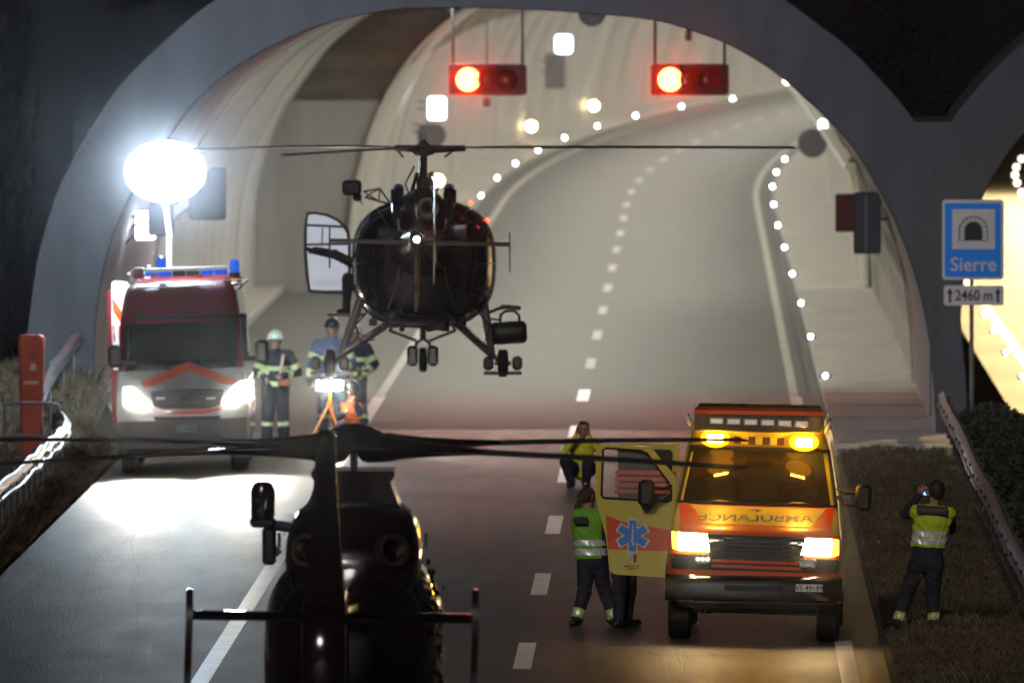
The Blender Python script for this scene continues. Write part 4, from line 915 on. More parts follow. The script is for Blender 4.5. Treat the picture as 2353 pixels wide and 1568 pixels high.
for k in range(4):
    az = R(45 + 90 * k); rh = MB(); rh.loft([[Vector((r_ * math.cos(az) - w_ * math.cos(a) * math.sin(az), r_ * math.sin(az) + w_ * math.cos(a) * math.cos(az), 3.36 + h_ * math.sin(a))) for a in [2 * math.pi * i / 12 for i in range(12)]] for r_, w_, h_ in ((.2, .17, .14), (.45, .18, .125), (.8, .16, .085), (1.3, .14, .05), (1.8, .13, .025))]); rh.build('blade_root_cuff', M_HEL2, h2)
    blade(h2, (0, 0, 3.36), az, .6, 5.1, .3, .06, M_BLADEM, 9)
# tail boom, fenestron shroud, fin
tb = MB(); tb.loft([ering(y, x, z, w, h, 20, 2.2) for y, x, z, w, h in ((-1.6, 0, 1.95, .36, .36), (-3, -.02, 2.0, .22, .24), (-5.0, -.06, 2.02, .16, .19), (-5.6, -.08, 2.02, .14, .2))]); tb.build('tail_boom', M_HEL2, h2)
fx = -.12
sh = MB(); ro, ri = .68, .5; pc = Vector((fx, -6.2, 1.72)); prof = [(-.19, ro - .05), (-.12, ro), (.12, ro), (.19, ro - .05), (.2, ri + .03), (.16, ri), (-.16, ri), (-.2, ri + .03)]
sh.loft([[pc + Vector((h_, r * math.cos(t), r * math.sin(t))) for h_, r in prof + [prof[0]]] for t in [2 * math.pi * i / 32 for i in range(33)]], cap=False); sh.build('tail_fan_shroud', M_HEL2, h2, 40)
q = MB(); q.cyl(pc + Vector((-.1, 0, 0)), pc + Vector((.1, 0, 0)), .1)
for k in range(10):
    a = 2 * math.pi * k / 10; d = Vector((0, math.cos(a), math.sin(a))); t = Vector((.5, -math.sin(a) * .86, math.cos(a) * .86)); q.loft([[pc + d * r + t * w + Vector((e_, 0, 0)) for w, e_ in ((-.04, 0), (.04, 0), (.04, .01), (-.04, .01))] for r in (.09, .48)])
q.build('tail_fan', M_DARKM, h2)
fn = MB(); fn.loft([[Vector((fx + .005 * i + dx * w, dy, z)) for dx, dy in ((-1, y0_ + .1), (0, y0_), (1, y0_ + .1), (1, y1_ - .15), (.15, y1_), (-.15, y1_), (-1, y1_ - .15))] for i, (z, w, y0_, y1_) in enumerate(((2.2, .185, -6.75, -5.6), (2.5, .15, -6.75, -5.75), (2.9, .12, -6.85, -6.05), (3.4, .095, -6.95, -6.35), (3.72, .08, -7.0, -6.5), (3.76, .04, -6.95, -6.6)))]); fn.build('tail_fin', M_HEL2, h2, 50)
q = MB(); q.tube([(fx, -6.2, 1.05), (fx, -6.6, .8), (fx, -6.9, .9)], .025, 7); q.build('tail_bumper', M_DARKM, h2)
q = MB(); a, b = E(436, 1413, -5), E(1097, 1421, -5); q.loft([[Vector((x, -5 + dy, z + dz)) for dy, dz in ((-.2, 0), (-.1, .045), (.15, .04), (.25, 0), (.15, -.04), (-.1, -.04))] for x, z in ((a.x, a.z), (-.06, (a.z + b.z) / 2), (b.x, b.z))]); q.build('stabiliser', M_HEL2, h2)
for (t_, m_, b_) in (((436, 1352), (436, 1418), (428, 1640)), ((1092, 1352), (1094, 1421), (1085, 1640))):
    q = MB(); q.loft([[Vector((p.x + dx, -5 + dy, p.z)) for dx, dy in ((-.032, -w), (.032, -w), (.02, w), (-.02, w))] for p, w in ((E(*t_, -5), .16), (E(*m_, -5), .3), (E(*b_, -5), .2))]); q.build('end_plate_fin', M_HEL2, h2)
for k, z in enumerate((1.1, 1.42, 1.75, 2.05)):                              # polished boxes added on the flank to catch amber glints
    q = MB(); q.box((.83, -.9 + .35 * k, z), (.03, .12, .05), bev=.01); q.build('flank_glint_box', M_BRIGHT, h2)
rng = random.Random(9)
for k in range(34):
    z = lerp(.75, 2.3, k / 33); w_ = .835 * (1 - .25 * max(0, (z - 1.7)) ** 1.5); y = rng.uniform(-1.2, .6)
    MB().sphere((w_ - .03 + rng.uniform(-.02, .015), y, z), (.024, .06, .034), 10, 8).build('flank_glint_bead', M_HEL2, h2)  # glossy beads added so the flank picks up amber highlights
for k in range(14):
    z = lerp(1.2, 3.65, k / 13); MB().sphere((fx + lerp(.19, .09, max(0, (z - 2) / 1.4)), -6.6, z), (.012, .05, .03), 8, 6).build('fin_glint_bead', M_HEL2, h2)  # small beads added along the fin edge for its row of glints
for s2 in (-1, 1): MB().tube([(s2 * .02, -2.2, 2.05), (s2 * .03, -2.27, 1.75), (s2 * .03, -2.15, 1.3), (s2 * .03, -1.75, .8)], .01, 5).build('clamshell_seam', M_SEAMH, h2)
for r_ in (ering(-1.7, 0, 1.5, .703, .743, 36, 2.8, .803), ering(-.3, 0, 1.43, .822, .962, 36, 3, .953)): MB().tube(r_, .008, 5, closed=True).build('panel_seam', M_SEAMH, h2)
# hoist on the left flank
q = MB(); c = E(603, 1150, .3); q.lathe([(-.17, .1), (-.12, .115), (.1, .115), (.16, .09), (.18, .04)], c, (0, 0, 1), 18); q.box(c + Vector((-.0, 0, -.2)), (.24, .2, .1), bev=.03); q.box(c + Vector((.06, 0, -.42)), (.13, .16, .36), bev=.03); hs = q.build('hoist_winch', M_HEL2, h2)
q = MB(); q.cyl(c + Vector((.05, 0, -.22)), (-.6, .3, c.z - .25), .05); q.cyl(c + Vector((.06, 0, -.4)), (-.7, .3, c.z - .5), .035); q.build('hoist_arm', M_DARKM, hs)
for s2 in (-1, 1):
    q = MB(); q.tube(smooth_path([(s2 * 1.0, -1.6, .09), (s2 * 1.0, 2.2, .06), (s2 * 1.0, 2.7, .2)], 5), .05, 10); q.build('skid', M_DARKM, h2)
    for y in (-.9, 1.2): q = MB(); q.tube([(s2 * .35, y, .5), (s2 * .8, y, .38), (s2 * 1.0, y, .09)], .04, 8); q.build('skid_strut', M_DARKM, h2)
# ================================================================== people: one continuous skin per body, grown from a distance field
def surface_nets(f, org, h):
    nx, ny, nz = f.shape; C = [(i, j, k) for i in (0, 1) for j in (0, 1) for k in (0, 1)]
    cor = {c: f[c[0]:nx - 1 + c[0], c[1]:ny - 1 + c[1], c[2]:nz - 1 + c[2]] for c in C}
    neg = sum((cor[c] < 0).astype(np.int8) for c in C); mask = (neg > 0) & (neg < 8)
    I = np.argwhere(mask); val = {c: cor[c][mask] for c in C}; acc = np.zeros((len(I), 3)); cnt = np.zeros(len(I))
    for a in C:
        for ax in range(3):
            if a[ax]: continue
            b = list(a); b[ax] = 1; b = tuple(b); fa, fb = val[a], val[b]; cr = (fa < 0) != (fb < 0)
            t = np.where(cr, fa / np.where(cr, fa - fb, 1), 0); p = np.zeros((len(I), 3)); p[:] = a; p[:, ax] = t
            acc[cr] += p[cr]; cnt += cr
    verts = org + (I + acc / cnt[:, None]) * h
    idx = -np.ones(mask.shape, dtype=np.int64); idx[mask] = np.arange(len(I)); faces = []
    for ax in range(3):
        sl0 = [slice(1, n - 1) for n in f.shape]; sl1 = list(sl0); sl0[ax] = slice(0, f.shape[ax] - 1); sl1[ax] = slice(1, f.shape[ax])
        a, b = f[tuple(sl0)] < 0, f[tuple(sl1)] < 0; E_ = np.argwhere(a != b); fl = a[tuple(E_.T)]
        off = np.ones(3, dtype=int); off[ax] = 0; E_ = E_ + off; u, v = (ax + 1) % 3, (ax + 2) % 3
        q = []
        for du, dv in ((-1, -1), (0, -1), (0, 0), (-1, 0)):
            e = E_.copy(); e[:, u] += du; e[:, v] += dv; q.append(idx[tuple(e.T)])
        q = np.stack(q, 1); q[~fl] = q[~fl][:, ::-1]; faces.append(q)
    return verts, np.concatenate(faces)
def sd_prim(p, P_):
    """tapered capsule, optionally flattened along an axis: p = (a, b, ra, rb, tag, squash)"""
    a, b, ra, rb, _, sq = p; q = P_ - np.array(a); ba = np.array(b) - np.array(a)
    if sq is not None: q = q / np.array(sq); ba = ba / np.array(sq)
    L = ba @ ba; t = np.clip((q @ ba) / L, 0, 1) if L > 1e-9 else np.zeros(q.shape[:-1])
    d = np.linalg.norm(q - t[..., None] * ba, axis=-1) - (ra + (rb - ra) * t)
    return d * (min(sq) if sq is not None else 1)
def grow(name, prims, mats, parent, h=.011, k=.02, clip=None, paint=None, cloth=True):
    """mats: tag -> material; paint(point, tag) may change the tag"""
    lo = np.min([np.minimum(p[0], p[1]) - max(p[2], p[3]) * 1.6 for p in prims], 0) - .05; hi = np.max([np.maximum(p[0], p[1]) + max(p[2], p[3]) * 1.6 for p in prims], 0) + .05
    n = np.ceil((hi - lo) / h).astype(int) + 1; f = np.full(n, 1.0)
    ax = [lo[i] + np.arange(n[i]) * h for i in range(3)]
    for p in prims:
        m_ = max(p[2], p[3]) * 1.6 + .06; l_ = np.minimum(p[0], p[1]) - m_; u_ = np.maximum(p[0], p[1]) + m_
        s_ = [slice(max(0, int((l_[i] - lo[i]) / h)), min(n[i], int((u_[i] - lo[i]) / h) + 2)) for i in range(3)]
        Gd = np.stack(np.meshgrid(ax[0][s_[0]], ax[1][s_[1]], ax[2][s_[2]], indexing='ij'), -1); d = sd_prim(p, Gd); cur = f[tuple(s_)]
        kk = min(k, max(p[2], p[3]) * .8); hh = np.clip(.5 + .5 * (cur - d) / kk, 0, 1); f[tuple(s_)] = cur * (1 - hh) + d * hh - kk * hh * (1 - hh)
    if clip is not None:
        Gd = np.stack(np.meshgrid(*ax, indexing='ij'), -1); f = np.maximum(f, clip(Gd))
    if cloth:
        Gd = np.meshgrid(*ax, indexing='ij'); X_, Y_, Z_ = Gd
        f = f + .0042 * np.sin(31 * Z_ + 9 * np.sin(13 * X_ + 5 * Y_)) * np.sin(17 * X_ - 11 * Z_ + 3) + .003 * np.sin(57 * Z_ + 21 * X_ - 33 * Y_)
    v, q = surface_nets(f, lo, h); me = bpy.data.meshes.new(name); me.from_pydata(v.tolist(), [], q.tolist())
    tags = list(dict.fromkeys(list(mats))); [me.materials.append(mats[t]) for t in tags]
    fc = v[q].mean(1); D_ = np.stack([sd_prim(p, fc) for p in prims], 1); near = D_.argmin(1); mi = np.array([tags.index(prims[i][4]) for i in near])
    if paint:
        for i in range(len(mi)): 
            t = paint(fc[i], prims[near[i]][4]); mi[i] = tags.index(t)
    me.polygons.foreach_set('material_index', mi.astype(np.int32)); me.shade_smooth(); me.validate(); me.update()
    return obj(name, me, parent)
A3 = lambda *v: np.array(v, dtype=float)
def cap(a, b, ra, rb, tag_, sq=None): return (A3(*a), A3(*b), ra, rb, tag_, sq)
def hand(prims, wrist, d, side, curl=.6, tag_='skin'):
    """palm, four fingers of unequal length with a bend, thumb from the side of the palm"""
    w = Vector(wrist); d = Vector(d).normalized(); s_ = Vector(side); s_ = (s_ - d * s_.dot(d)).normalized(); n = d.cross(s_)
    pc = w + d * .05; prims.append(cap(w, w + d * .075, .026, .03, tag_))
    for i, (o_, L) in enumerate(((-.026, .058), (-.009, .066), (.009, .063), (.025, .05))):
        k0 = w + d * .085 + s_ * o_; k1 = k0 + (d * math.cos(curl * .6) + n * math.sin(curl * .6)) * L * .55; k2 = k1 + (d * math.cos(curl * 1.7) + n * math.sin(curl * 1.7)) * L * .5
        prims += [cap(w + d * .06 + s_ * o_ * .8, k0, .013, .011, tag_), cap(k0, k1, .011, .0095, tag_), cap(k1, k2, .0095, .008, tag_)]
    t0 = w + d * .03 - s_ * .028; t1 = t0 + (d * .7 - s_ * .7).normalized() * .035; t2 = t1 + (d * .9 - s_ * .1 + n * .4).normalized() * .03
    prims += [cap(t0, t1, .014, .012, tag_), cap(t1, t2, .012, .009, tag_)]
def head(prims, c, f, hair='hair', s=1.0, beard=False):
    """skull, jaw, nose, ears, neck side; f = facing direction"""
    c = Vector(c); f = Vector(f).normalized(); up = Vector((0, 0, 1)); r = f.cross(up).normalized(); up = r.cross(f)
    prims += [cap(c + up * .025 - f * .015, c + up * .03 + f * .012, .088 * s, .084 * s, 'skin'), cap(c + f * .035 - up * .03, c + f * .055 - up * .075, .062 * s, .04 * s, 'skin'),
              cap(c + f * .092 + up * .015, c + f * .108 - up * .02, .01, .014, 'skin'), cap(c + f * .085 - up * .062, c + f * .088 - up * .055, .014, .012, 'lips')]
    for sg in (-1, 1): prims += [cap(c + r * sg * .083 - up * .012, c + r * sg * .086 + up * .022, .014, .018, 'skin'), cap(c + f * .082 + r * sg * .034 + up * .022, c + f * .083 + r * sg * .03 + up * .022, .009, .009, 'eye'), cap(c + f * .084 + r * sg * .048 + up * .042, c + f * .09 + r * sg * .018 + up * .042, .007, .007, hair)]
M_SKIN = mat('skin', (.42, .23, .15), .55, spec=.4); M_LIP = mat('lips', (.3, .1, .08), .5); M_EYE = mat('eye', (.03, .02, .02), .2)
M_HAIRD = mat('dark_brown_hair', (.03, .018, .012), .7, bump=(60, .4, .005)); M_HAIRB = mat('brown_hair', (.06, .035, .018), .7, bump=(60, .4, .005))
M_NAVY = mat('navy_cloth', (.022, .024, .038), .85, var=(9, .75, 1.25), bump=(14, .5, .01)); M_BOOT = mat('black_boot', (.012, .011, .011), .5)
M_LIME = mat('hi_vis_lime', (.5, .72, .025), .7, var=(7, .85, 1.1), bump=(12, .4, .008)); M_YELJ = mat('hi_vis_yellow', (.8, .8, .03), .65, var=(7, .85, 1.1), bump=(12, .4, .008))
M_REFL = mat('reflective_silver', (.82, .82, .8), .35, .2); M_ORV = mat('orange_vest', (.75, .13, .03), .7, var=(7, .85, 1.1))
M_BLUECO = mat('blue_grey_coat', (.1, .14, .24), .8, var=(7, .8, 1.2), bump=(12, .5, .01)); M_DKCO = mat('dark_turnout_coat', (.02, .022, .032), .8, var=(7, .8, 1.2), bump=(12, .5, .01))
M_HELW = mat('white_green_helmet', (.7, .78, .6), .25, coat=.5); M_HELD = mat('dark_helmet', (.03, .035, .045), .2, coat=.6); M_ORBAG = mat('orange_pouch', (.35, .1, .03), .7)
BASE = {'skin': M_SKIN, 'lips': M_LIP, 'eye': M_EYE, 'hair': M_HAIRD, 'top': M_NAVY, 'leg': M_NAVY, 'boot': M_BOOT, 'refl': M_REFL, 'lime': M_LIME, 'glove': M_BLACK}
def limb(pr, pts, rs, tag_):
    for a, b, ra, rb in zip(pts, pts[1:], rs, rs[1:]): pr.append(cap(a, b, ra, rb, tag_))
def foot(pr, ankle, d):
    a = Vector(ankle); d = Vector(d).normalized(); pr += [cap(a, (a.x, a.y, .06), .055, .055, 'boot'), cap((a.x - d.x * .05, a.y - d.y * .05, .045), (a.x + d.x * .17, a.y + d.y * .17, .04), .045, .042, 'boot')]
def torso(pr, pelvis, chest, neck, shl, shr, tag_='top', w=1.0):
    pl, ch, nk = Vector(pelvis), Vector(chest), Vector(neck); sq = (1.25, .82, 1)
    pr += [cap(pl, lerp(pl, ch, .5), .135 * w, .13 * w, tag_, sq), cap(lerp(pl, ch, .4), ch, .13 * w, .145 * w, tag_, sq), cap(shl, shr, .07 * w, .07 * w, tag_), cap(ch, lerp(ch, nk, .7), .12 * w, .07, tag_), cap(nk, Vector(nk) + Vector((0, 0, .08)), .055, .052, 'skin')]
def bands(specs):
    """specs: (a, b, t0, t1, r, tag): faces within r of the segment and between t0 and t1 take tag"""
    sp = [(np.array(a, float), np.array(b, float), t0, t1, r, tg, on) for a, b, t0, t1, r, tg, on in specs]
    def f(p, t):
        for a, b, t0, t1, r, tg, on in sp:
            if t not in on: continue
            ba = b - a; u = (p - a) @ ba / (ba @ ba)
            if t0 <= u <= t1 and np.linalg.norm(p - a - u * ba) < r: return tg
        return t
    return f
def person(label, loc): return thing('person', label, 'person', loc)
# ------------------------------------------------------------------ man taking a photograph, from behind
b0 = G(2110, 1440); b0.z = verge_z(b0.x, b0.y) - .01; s_ = sc(b0.y)
pm = person('person in lime vest standing on the right verge, back turned, holding up a phone', b0); Q = lambda x, y, d=0: Vector(((x - 2110) / s_, d, (1443 - y) / s_))
pr = []; torso(pr, Q(2128, 1285), Q(2142, 1195), Q(2147, 1158, .0), Q(2108, 1172), Q(2178, 1176), 'top', 1.08)
hd0 = Q(2150, 1122, .02); head(pr, hd0, (-.55, .8, 0)); 
pr += [cap(hd0 + Vector((0.01, -.02, .02)), hd0 + Vector((.01, -.01, .03)), .098, .094, 'hair'), cap(hd0 + Vector((.015, -.03, -.03)), hd0 + Vector((.012, -.02, .0)), .08, .09, 'hair')]
lh = Q(2112, 1136, .26); limb(pr, [Q(2106, 1172), Q(2079, 1178, .14), lh], [.07, .056, .042], 'top'); hand(pr, lh, (.55, .1, .8), (.6, .5, -.4), .9)
rh = Q(2140, 1140, .3); limb(pr, [Q(2180, 1176), Q(2186, 1212, .16), rh], [.07, .056, .042], 'top'); hand(pr, rh, (-.45, .1, .8), (-.6, .5, -.4), .9)
hipL, hipR = Q(2112, 1288), Q(2148, 1290); kl, kr = Q(2086, 1352, .06), Q(2142, 1358, .05); al, ar = Q(2064, 1424, -.06), Q(2147, 1424, -.02)
limb(pr, [hipL, kl, al], [.115, .085, .07], 'leg'); limb(pr, [hipR, kr, ar], [.115, .085, .07], 'leg'); foot(pr, al, (-.8, .5, 0)); foot(pr, ar, (.05, .8, 0))
bd = bands([(kl, al, .72, .80, .16, 'lime', ('leg',)), (kl, al, .80, .89, .16, 'refl', ('leg',)), (kl, al, .89, .96, .16, 'lime', ('leg',)), (kr, ar, .70, .78, .16, 'lime', ('leg',)), (kr, ar, .78, .87, .16, 'refl', ('leg',)), (kr, ar, .87, .94, .16, 'lime', ('leg',))])
grow('body', pr, BASE, pm, paint=bd)
def vest(parent, prims, zb, zt, mats, refl, xr=None, grow_=.018, extra=None):
    pv = [(p[0], p[1], p[2] + grow_, p[3] + grow_, 'v', p[5]) for p in prims if p[4] in ('top',)][:4]
    cl = lambda Gd: np.maximum(zb(Gd) - Gd[..., 2], Gd[..., 2] - zt(Gd))
    def pt(p, t):
        for z0, z1 in refl:
            if z0(p) <= p[2] <= z1(p): return 'r'
        return extra(p, t) if extra else t
    return grow('vest', pv, mats, parent, clip=cl, paint=pt)
tilt = lambda z, k=-.06: (lambda p: z + k * (p[..., 0] if hasattr(p, 'ndim') and p.ndim > 1 else p[0]))
zz = lambda y: (1443 - y) / s_
vs_ = vest(pm, pr, tilt(zz(1251)), tilt(zz(1152), -.1), {'v': M_LIME, 'r': M_REFL}, [(tilt(zz(1243)), tilt(zz(1230))), (tilt(zz(1226)), tilt(zz(1213)))], None, .02)
pc = Q(2141, 1166, -.152); plb = MB().box(pc, (.36, .02, .1), Matrix.Rotation(.07, 3, 'Y'), .006).build('back_patch', M_BPLAS, pm); text('patch_lettering', 'AMBULANCIER', .05, mat('dull_yellow_lettering', (.2, .16, .04), .6), plb, pc + Vector((0, -.013, 0)), bold=.006)
q = MB(); q.box(Q(2126, 1126, .34), (.07, .012, .12), Matrix.Rotation(.3, 3, 'Y'), .006); ph = q.build('phone', M_BPLAS, None); tag(ph, 'small phone with a glowing blue screen held up by the person on the verge', 'phone'); ph.location = b0
q = MB(); q.box(Q(2126, 1126, .331), (.055, .004, .09), Matrix.Rotation(.3, 3, 'Y')); q.build('screen', glow('phone_screen', (.25, .45, 1), 2.5), ph)
# ------------------------------------------------------------------ paramedic stepping past the open ambulance door
b0 = G(1362, 1432); b0.z = road_z(b0.x); s_ = sc(b0.y); y00 = 1432; x00 = 1362
Q = lambda x, y, d=0: Vector(((x - x00) / s_, d, (y00 - y) / s_))
pf = person('person in green vest with a ponytail walking beside the open ambulance door', b0); pr = []
torso(pr, Q(1360, 1285), Q(1352, 1205, .03), Q(1350, 1170, .05), Q(1328, 1182), Q(1378, 1184, .06), 'top', .98); hd0 = Q(1350, 1141, .08); head(pr, hd0, (.75, .6, -.1), s=.95)
pr += [cap(hd0 + Vector((-.03, -.03, .02)), hd0 + Vector((-.01, 0, .035)), .092, .09, 'hair'), cap(hd0 + Vector((-.09, -.06, -.0)), hd0 + Vector((-.12, -.07, -.1)), .035, .03, 'hair'), cap(hd0 + Vector((-.12, -.07, -.1)), hd0 + Vector((-.13, -.06, -.22)), .03, .015, 'hair')]
limb(pr, [Q(1380, 1184, .06), Q(1392, 1228, .0), Q(1396, 1282, .06)], [.064, .05, .038], 'top'); hand(pr, Q(1396, 1284, .06), (.2, .3, -1), (.3, -1, 0), .7)
limb(pr, [Q(1328, 1182), Q(1335, 1226, .2), Q(1372, 1256, .3)], [.062, .05, .038], 'top'); hand(pr, Q(1374, 1257, .3), (1, .2, -.1), (0, .3, -1), .7)
kl, kr = Q(1342, 1358, -.02), Q(1388, 1352, .08); al, ar = Q(1326, 1416, -.12), Q(1410, 1416, .05)
limb(pr, [Q(1347, 1290), kl, al], [.11, .082, .07], 'leg'); limb(pr, [Q(1374, 1290, .02), kr, ar], [.11, .082, .07], 'leg'); foot(pr, al, (-.2, -.6, 0)); foot(pr, ar, (.7, -.4, 0))
grow('body', pr, {**BASE, 'hair': M_HAIRB}, pf, paint=bands([(kl, al, .66, .74, .16, 'lime', ('leg',)), (kl, al, .74, .92, .16, 'refl', ('leg',)), (kl, al, .92, 1.0, .16, 'lime', ('leg',)), (kr, ar, .70, .78, .16, 'lime', ('leg',)), (kr, ar, .78, .95, .16, 'refl', ('leg',)), (kr, ar, .95, 1.03, .16, 'lime', ('leg',))]))
zz = lambda y: (y00 - y) / s_
vest(pf, pr, tilt(zz(1280), .05), tilt(zz(1160), -.25), {'v': mat('hi_vis_green', (.2, .5, .03), .7, var=(7, .85, 1.1)), 'r': M_REFL, 'd': M_NAVY}, [(tilt(zz(1272), 0), tilt(zz(1257), 0)), (tilt(zz(1250), 0), tilt(zz(1237), 0))], None, .018, lambda p, t: 'd' if p[0] > (1382 - x00) / s_ else t)
pc = Q(1334, 1192, -.15); plb = MB().box(pc, (.17, .02, .085), Matrix.Rotation(-.25, 3, 'Z'), .006).build('back_patch', M_BPLAS, pf)
# ------------------------------------------------------------------ person bending into the ambulance behind the door: only the legs show
b0 = Vector((P(1432, 1430, 180.4).x, 179.9, road_z(-.8))); s_ = sc(b0.y); y00 = 302000 / b0.y - 241; x00 = 1432
pb = person('person in dark trousers leaning into the ambulance behind its open door', b0); pr = []
torso(pr, Q(1432, 1270, .1), Q(1478, 1215, .15), Q(1498, 1195, .15), Q(1470, 1205, -.05), Q(1480, 1215, .3), 'top'); head(pr, Q(1514, 1184, .16), (.8, .2, -.4)); pr.append(cap(Q(1508, 1178, .15), Q(1512, 1174, .16), .09, .09, 'hair'))
limb(pr, [Q(1474, 1210, 0), Q(1492, 1240, .05), Q(1516, 1235, .1)], [.06, .05, .04], 'top'); hand(pr, Q(1517, 1235, .1), (1, .1, 0), (0, 0, 1), .6); limb(pr, [Q(1480, 1214, .3), Q(1496, 1245, .3), Q(1518, 1240, .25)], [.06, .05, .04], 'top'); hand(pr, Q(1519, 1240, .25), (1, .1, 0), (0, 0, 1), .6)
kl, kr = Q(1424, 1350, .05), Q(1446, 1350, .25); al, ar = Q(1422, 1412, .1), Q(1440, 1412, .3); limb(pr, [Q(1424, 1278, .1), kl, al], [.11, .085, .07], 'leg'); limb(pr, [Q(1444, 1278, .18), kr, ar], [.11, .085, .07], 'leg'); foot(pr, al, (.4, .6, 0)); foot(pr, ar, (.6, .5, 0)); grow('body', pr, BASE, pb)
# ------------------------------------------------------------------ man crouching on the road, hands to his head
b0 = G(1326, 1118); b0.z = road_z(b0.x, b0.y); s_ = sc(b0.y); y00 = 1118; x00 = 1326
pc_ = person('person in a yellow jacket squatting on the road with both hands at the head', b0); pr = []
torso(pr, Q(1338, 1082, .22), Q(1336, 1035, .12), Q(1338, 1012, .06), Q(1304, 1022, .08), Q(1366, 1020, .08), 'top', .98); hd0 = Q(1340, 988, .0); head(pr, hd0, (-.1, -1, -.15)); pr += [cap(hd0 + Vector((0, .03, .035)), hd0 + Vector((0, .005, .055)), .09, .085, 'hair')]
limb(pr, [Q(1302, 1022, .08), Q(1292, 1042, -.12), Q(1322, 1003, -.14)], [.066, .056, .045], 'top'); hand(pr, Q(1323, 1001, -.13), (.3, .3, 1), (.4, -1, 0), .5); limb(pr, [Q(1368, 1020, .08), Q(1378, 1036, -.12), Q(1356, 1006, -.13)], [.066, .056, .045], 'top'); hand(pr, Q(1355, 1004, -.12), (-.3, .3, 1), (-.4, -1, 0), .5)
limb(pr, [Q(1318, 1080, .2), Q(1300, 1058, -.22), Q(1312, 1105, -.1)], [.105, .09, .065], 'leg'); limb(pr, [Q(1354, 1080, .2), Q(1352, 1062, -.22), Q(1346, 1105, -.08)], [.105, .09, .065], 'leg'); foot(pr, Q(1312, 1105, -.1), (-.2, -1, 0)); foot(pr, Q(1346, 1105, -.08), (.2, -1, 0))
grow('body', pr, {**BASE, 'top': M_YELJ}, pc_, paint=bands([(Q(1338, 1082, .22), Q(1336, 1035, .12), .2, .42, .4, 'refl', ('top',)), (Q(1302, 1022, .08), Q(1292, 1042, -.12), .45, .8, .12, 'refl', ('top',)), (Q(1368, 1020, .08), Q(1378, 1036, -.12), .45, .8, .12, 'refl', ('top',))]))
q = MB(); q.box(Q(1326, 990, -.1), (.03, .07, .13), None, .01); ph = q.build('phone', M_BPLAS, None); tag(ph, 'dark phone at the ear of the squatting person in yellow', 'phone'); ph.location = b0
# ------------------------------------------------------------------ firefighters
def helmet(parent, c, f, m_, visor=True):
    c = Vector(c); f = Vector(f).normalized(); q = MB(); r = f.cross(Vector((0, 0, 1))).normalized(); rr = []
    for i in range(9):
        ph_ = math.pi / 2 * i / 8; rad = max(math.cos(ph_), .02); rr.append([c + Vector((0, 0, .02 + .125 * math.sin(ph_))) + (r * .125 * math.cos(a) + f * .15 * math.sin(a)) * rad for a in [2 * math.pi * k / 20 for k in range(20)]])
    rr.insert(0, [c + Vector((0, 0, .0)) + (r * .14 * math.cos(a) + f * (.185 if math.sin(a) > 0 else .16) * math.sin(a)) for a in [2 * math.pi * k / 20 for k in range(20)]]); q.loft(rr); hm_ = q.build('helmet', m_, parent, 50)
    q = MB(); q.loft([[c + r * (x * .02) + f * (.15 * math.sin(a)) * 1.03 + Vector((0, 0, .02 + .128 * math.cos(a) * 1.05)) for x in (-1, 1)] for a in [R(-60 + 15 * k) for k in range(9)]], cap=False, closed=False); q.build('helmet_crest', m_, hm_)
    q = MB(); q.tube([c + r * .1 + Vector((0, 0, -.0)), c + r * .07 + f * .06 + Vector((0, 0, -.12)), c - r * .07 + f * .06 + Vector((0, 0, -.12)), c - r * .1], .008, 5); q.build('chin_strap', M_BLACK, hm_); return hm_
def fire(label, px, py, Y, ht, face, coat, hm_, poses, pants=M_DKCO, extra=None):
    bx0 = P(px, py, Y); b0 = Vector((bx0.x, Y, road_z(bx0.x, Y))); t = person(label, b0); k = ht / 1.8; pr = []; v = lambda x, y, z: Vector((x * k, y * k, z * k))
    f = Vector(face).normalized(); r = Vector((f.y, -f.x, 0)) * -1
    torso(pr, v(0, 0, .95), v(0, .0, 1.3), v(0, 0, 1.47), v(-.19, 0, 1.42), v(.19, 0, 1.42), 'top', 1.18 * k); hd0 = v(0, 0, 1.64) + f * .01; head(pr, hd0, f, s=1)
    for sh_, el, wr in ((v(-.22, 0, 1.41), *poses['l']), (v(.22, 0, 1.41), *poses['r'])):
        el, wr = v(*el), v(*wr); limb(pr, [sh_, el, wr], [.085, .07, .055], 'top'); hand(pr, wr, (wr - el), f + Vector((.01, 0, .2)), .8, 'skin')
    kl, kr, al, ar = v(-.12, .0, .5), v(.12, .0, .5), v(-.14, .02, .1), v(.14, .02, .1); limb(pr, [v(-.1, 0, .92), kl, al], [.125, .1, .085], 'leg'); limb(pr, [v(.1, 0, .92), kr, ar], [.125, .1, .085], 'leg'); foot(pr, al, f + Vector((-.2, 0, 0))); foot(pr, ar, f + Vector((.2, 0, 0)))
    sp = [(v(0, 0, .95), v(0, 0, 1.3), -.1, .12, .5, 'stripe', ('top',)), (v(0, 0, .95), v(0, 0, 1.3), .62, .82, .24, 'stripe', ('top',)), (kl, al, .4, .56, .2, 'stripe', ('leg',)), (kr, ar, .4, .56, .2, 'stripe', ('leg',))]
    for sh_, (el, wr) in ((v(-.22, 0, 1.41), poses['l']), (v(.22, 0, 1.41), poses['r'])): sp += [(sh_, v(*el), .5, .8, .14, 'stripe', ('top',)), (v(*el), v(*wr), .45, .75, .12, 'stripe', ('top',))]
    grow('body', pr, {**BASE, 'top': coat, 'leg': pants, 'stripe': mat('reflective_lime', (.6, .68, .3), .4)}, t, paint=bands(sp)); helmet(t, hd0 + Vector((0, 0, .035)) - f * .01, f, hm_)
    q = MB(); q.loft([[hd0 + Vector((.085 * math.cos(a), .1 * math.sin(a), z)) for a in [2 * math.pi * i / 14 for i in range(14)]] for z in (-.19, -.11)], cap=False); q.build('collar', coat, t)
    return t, v
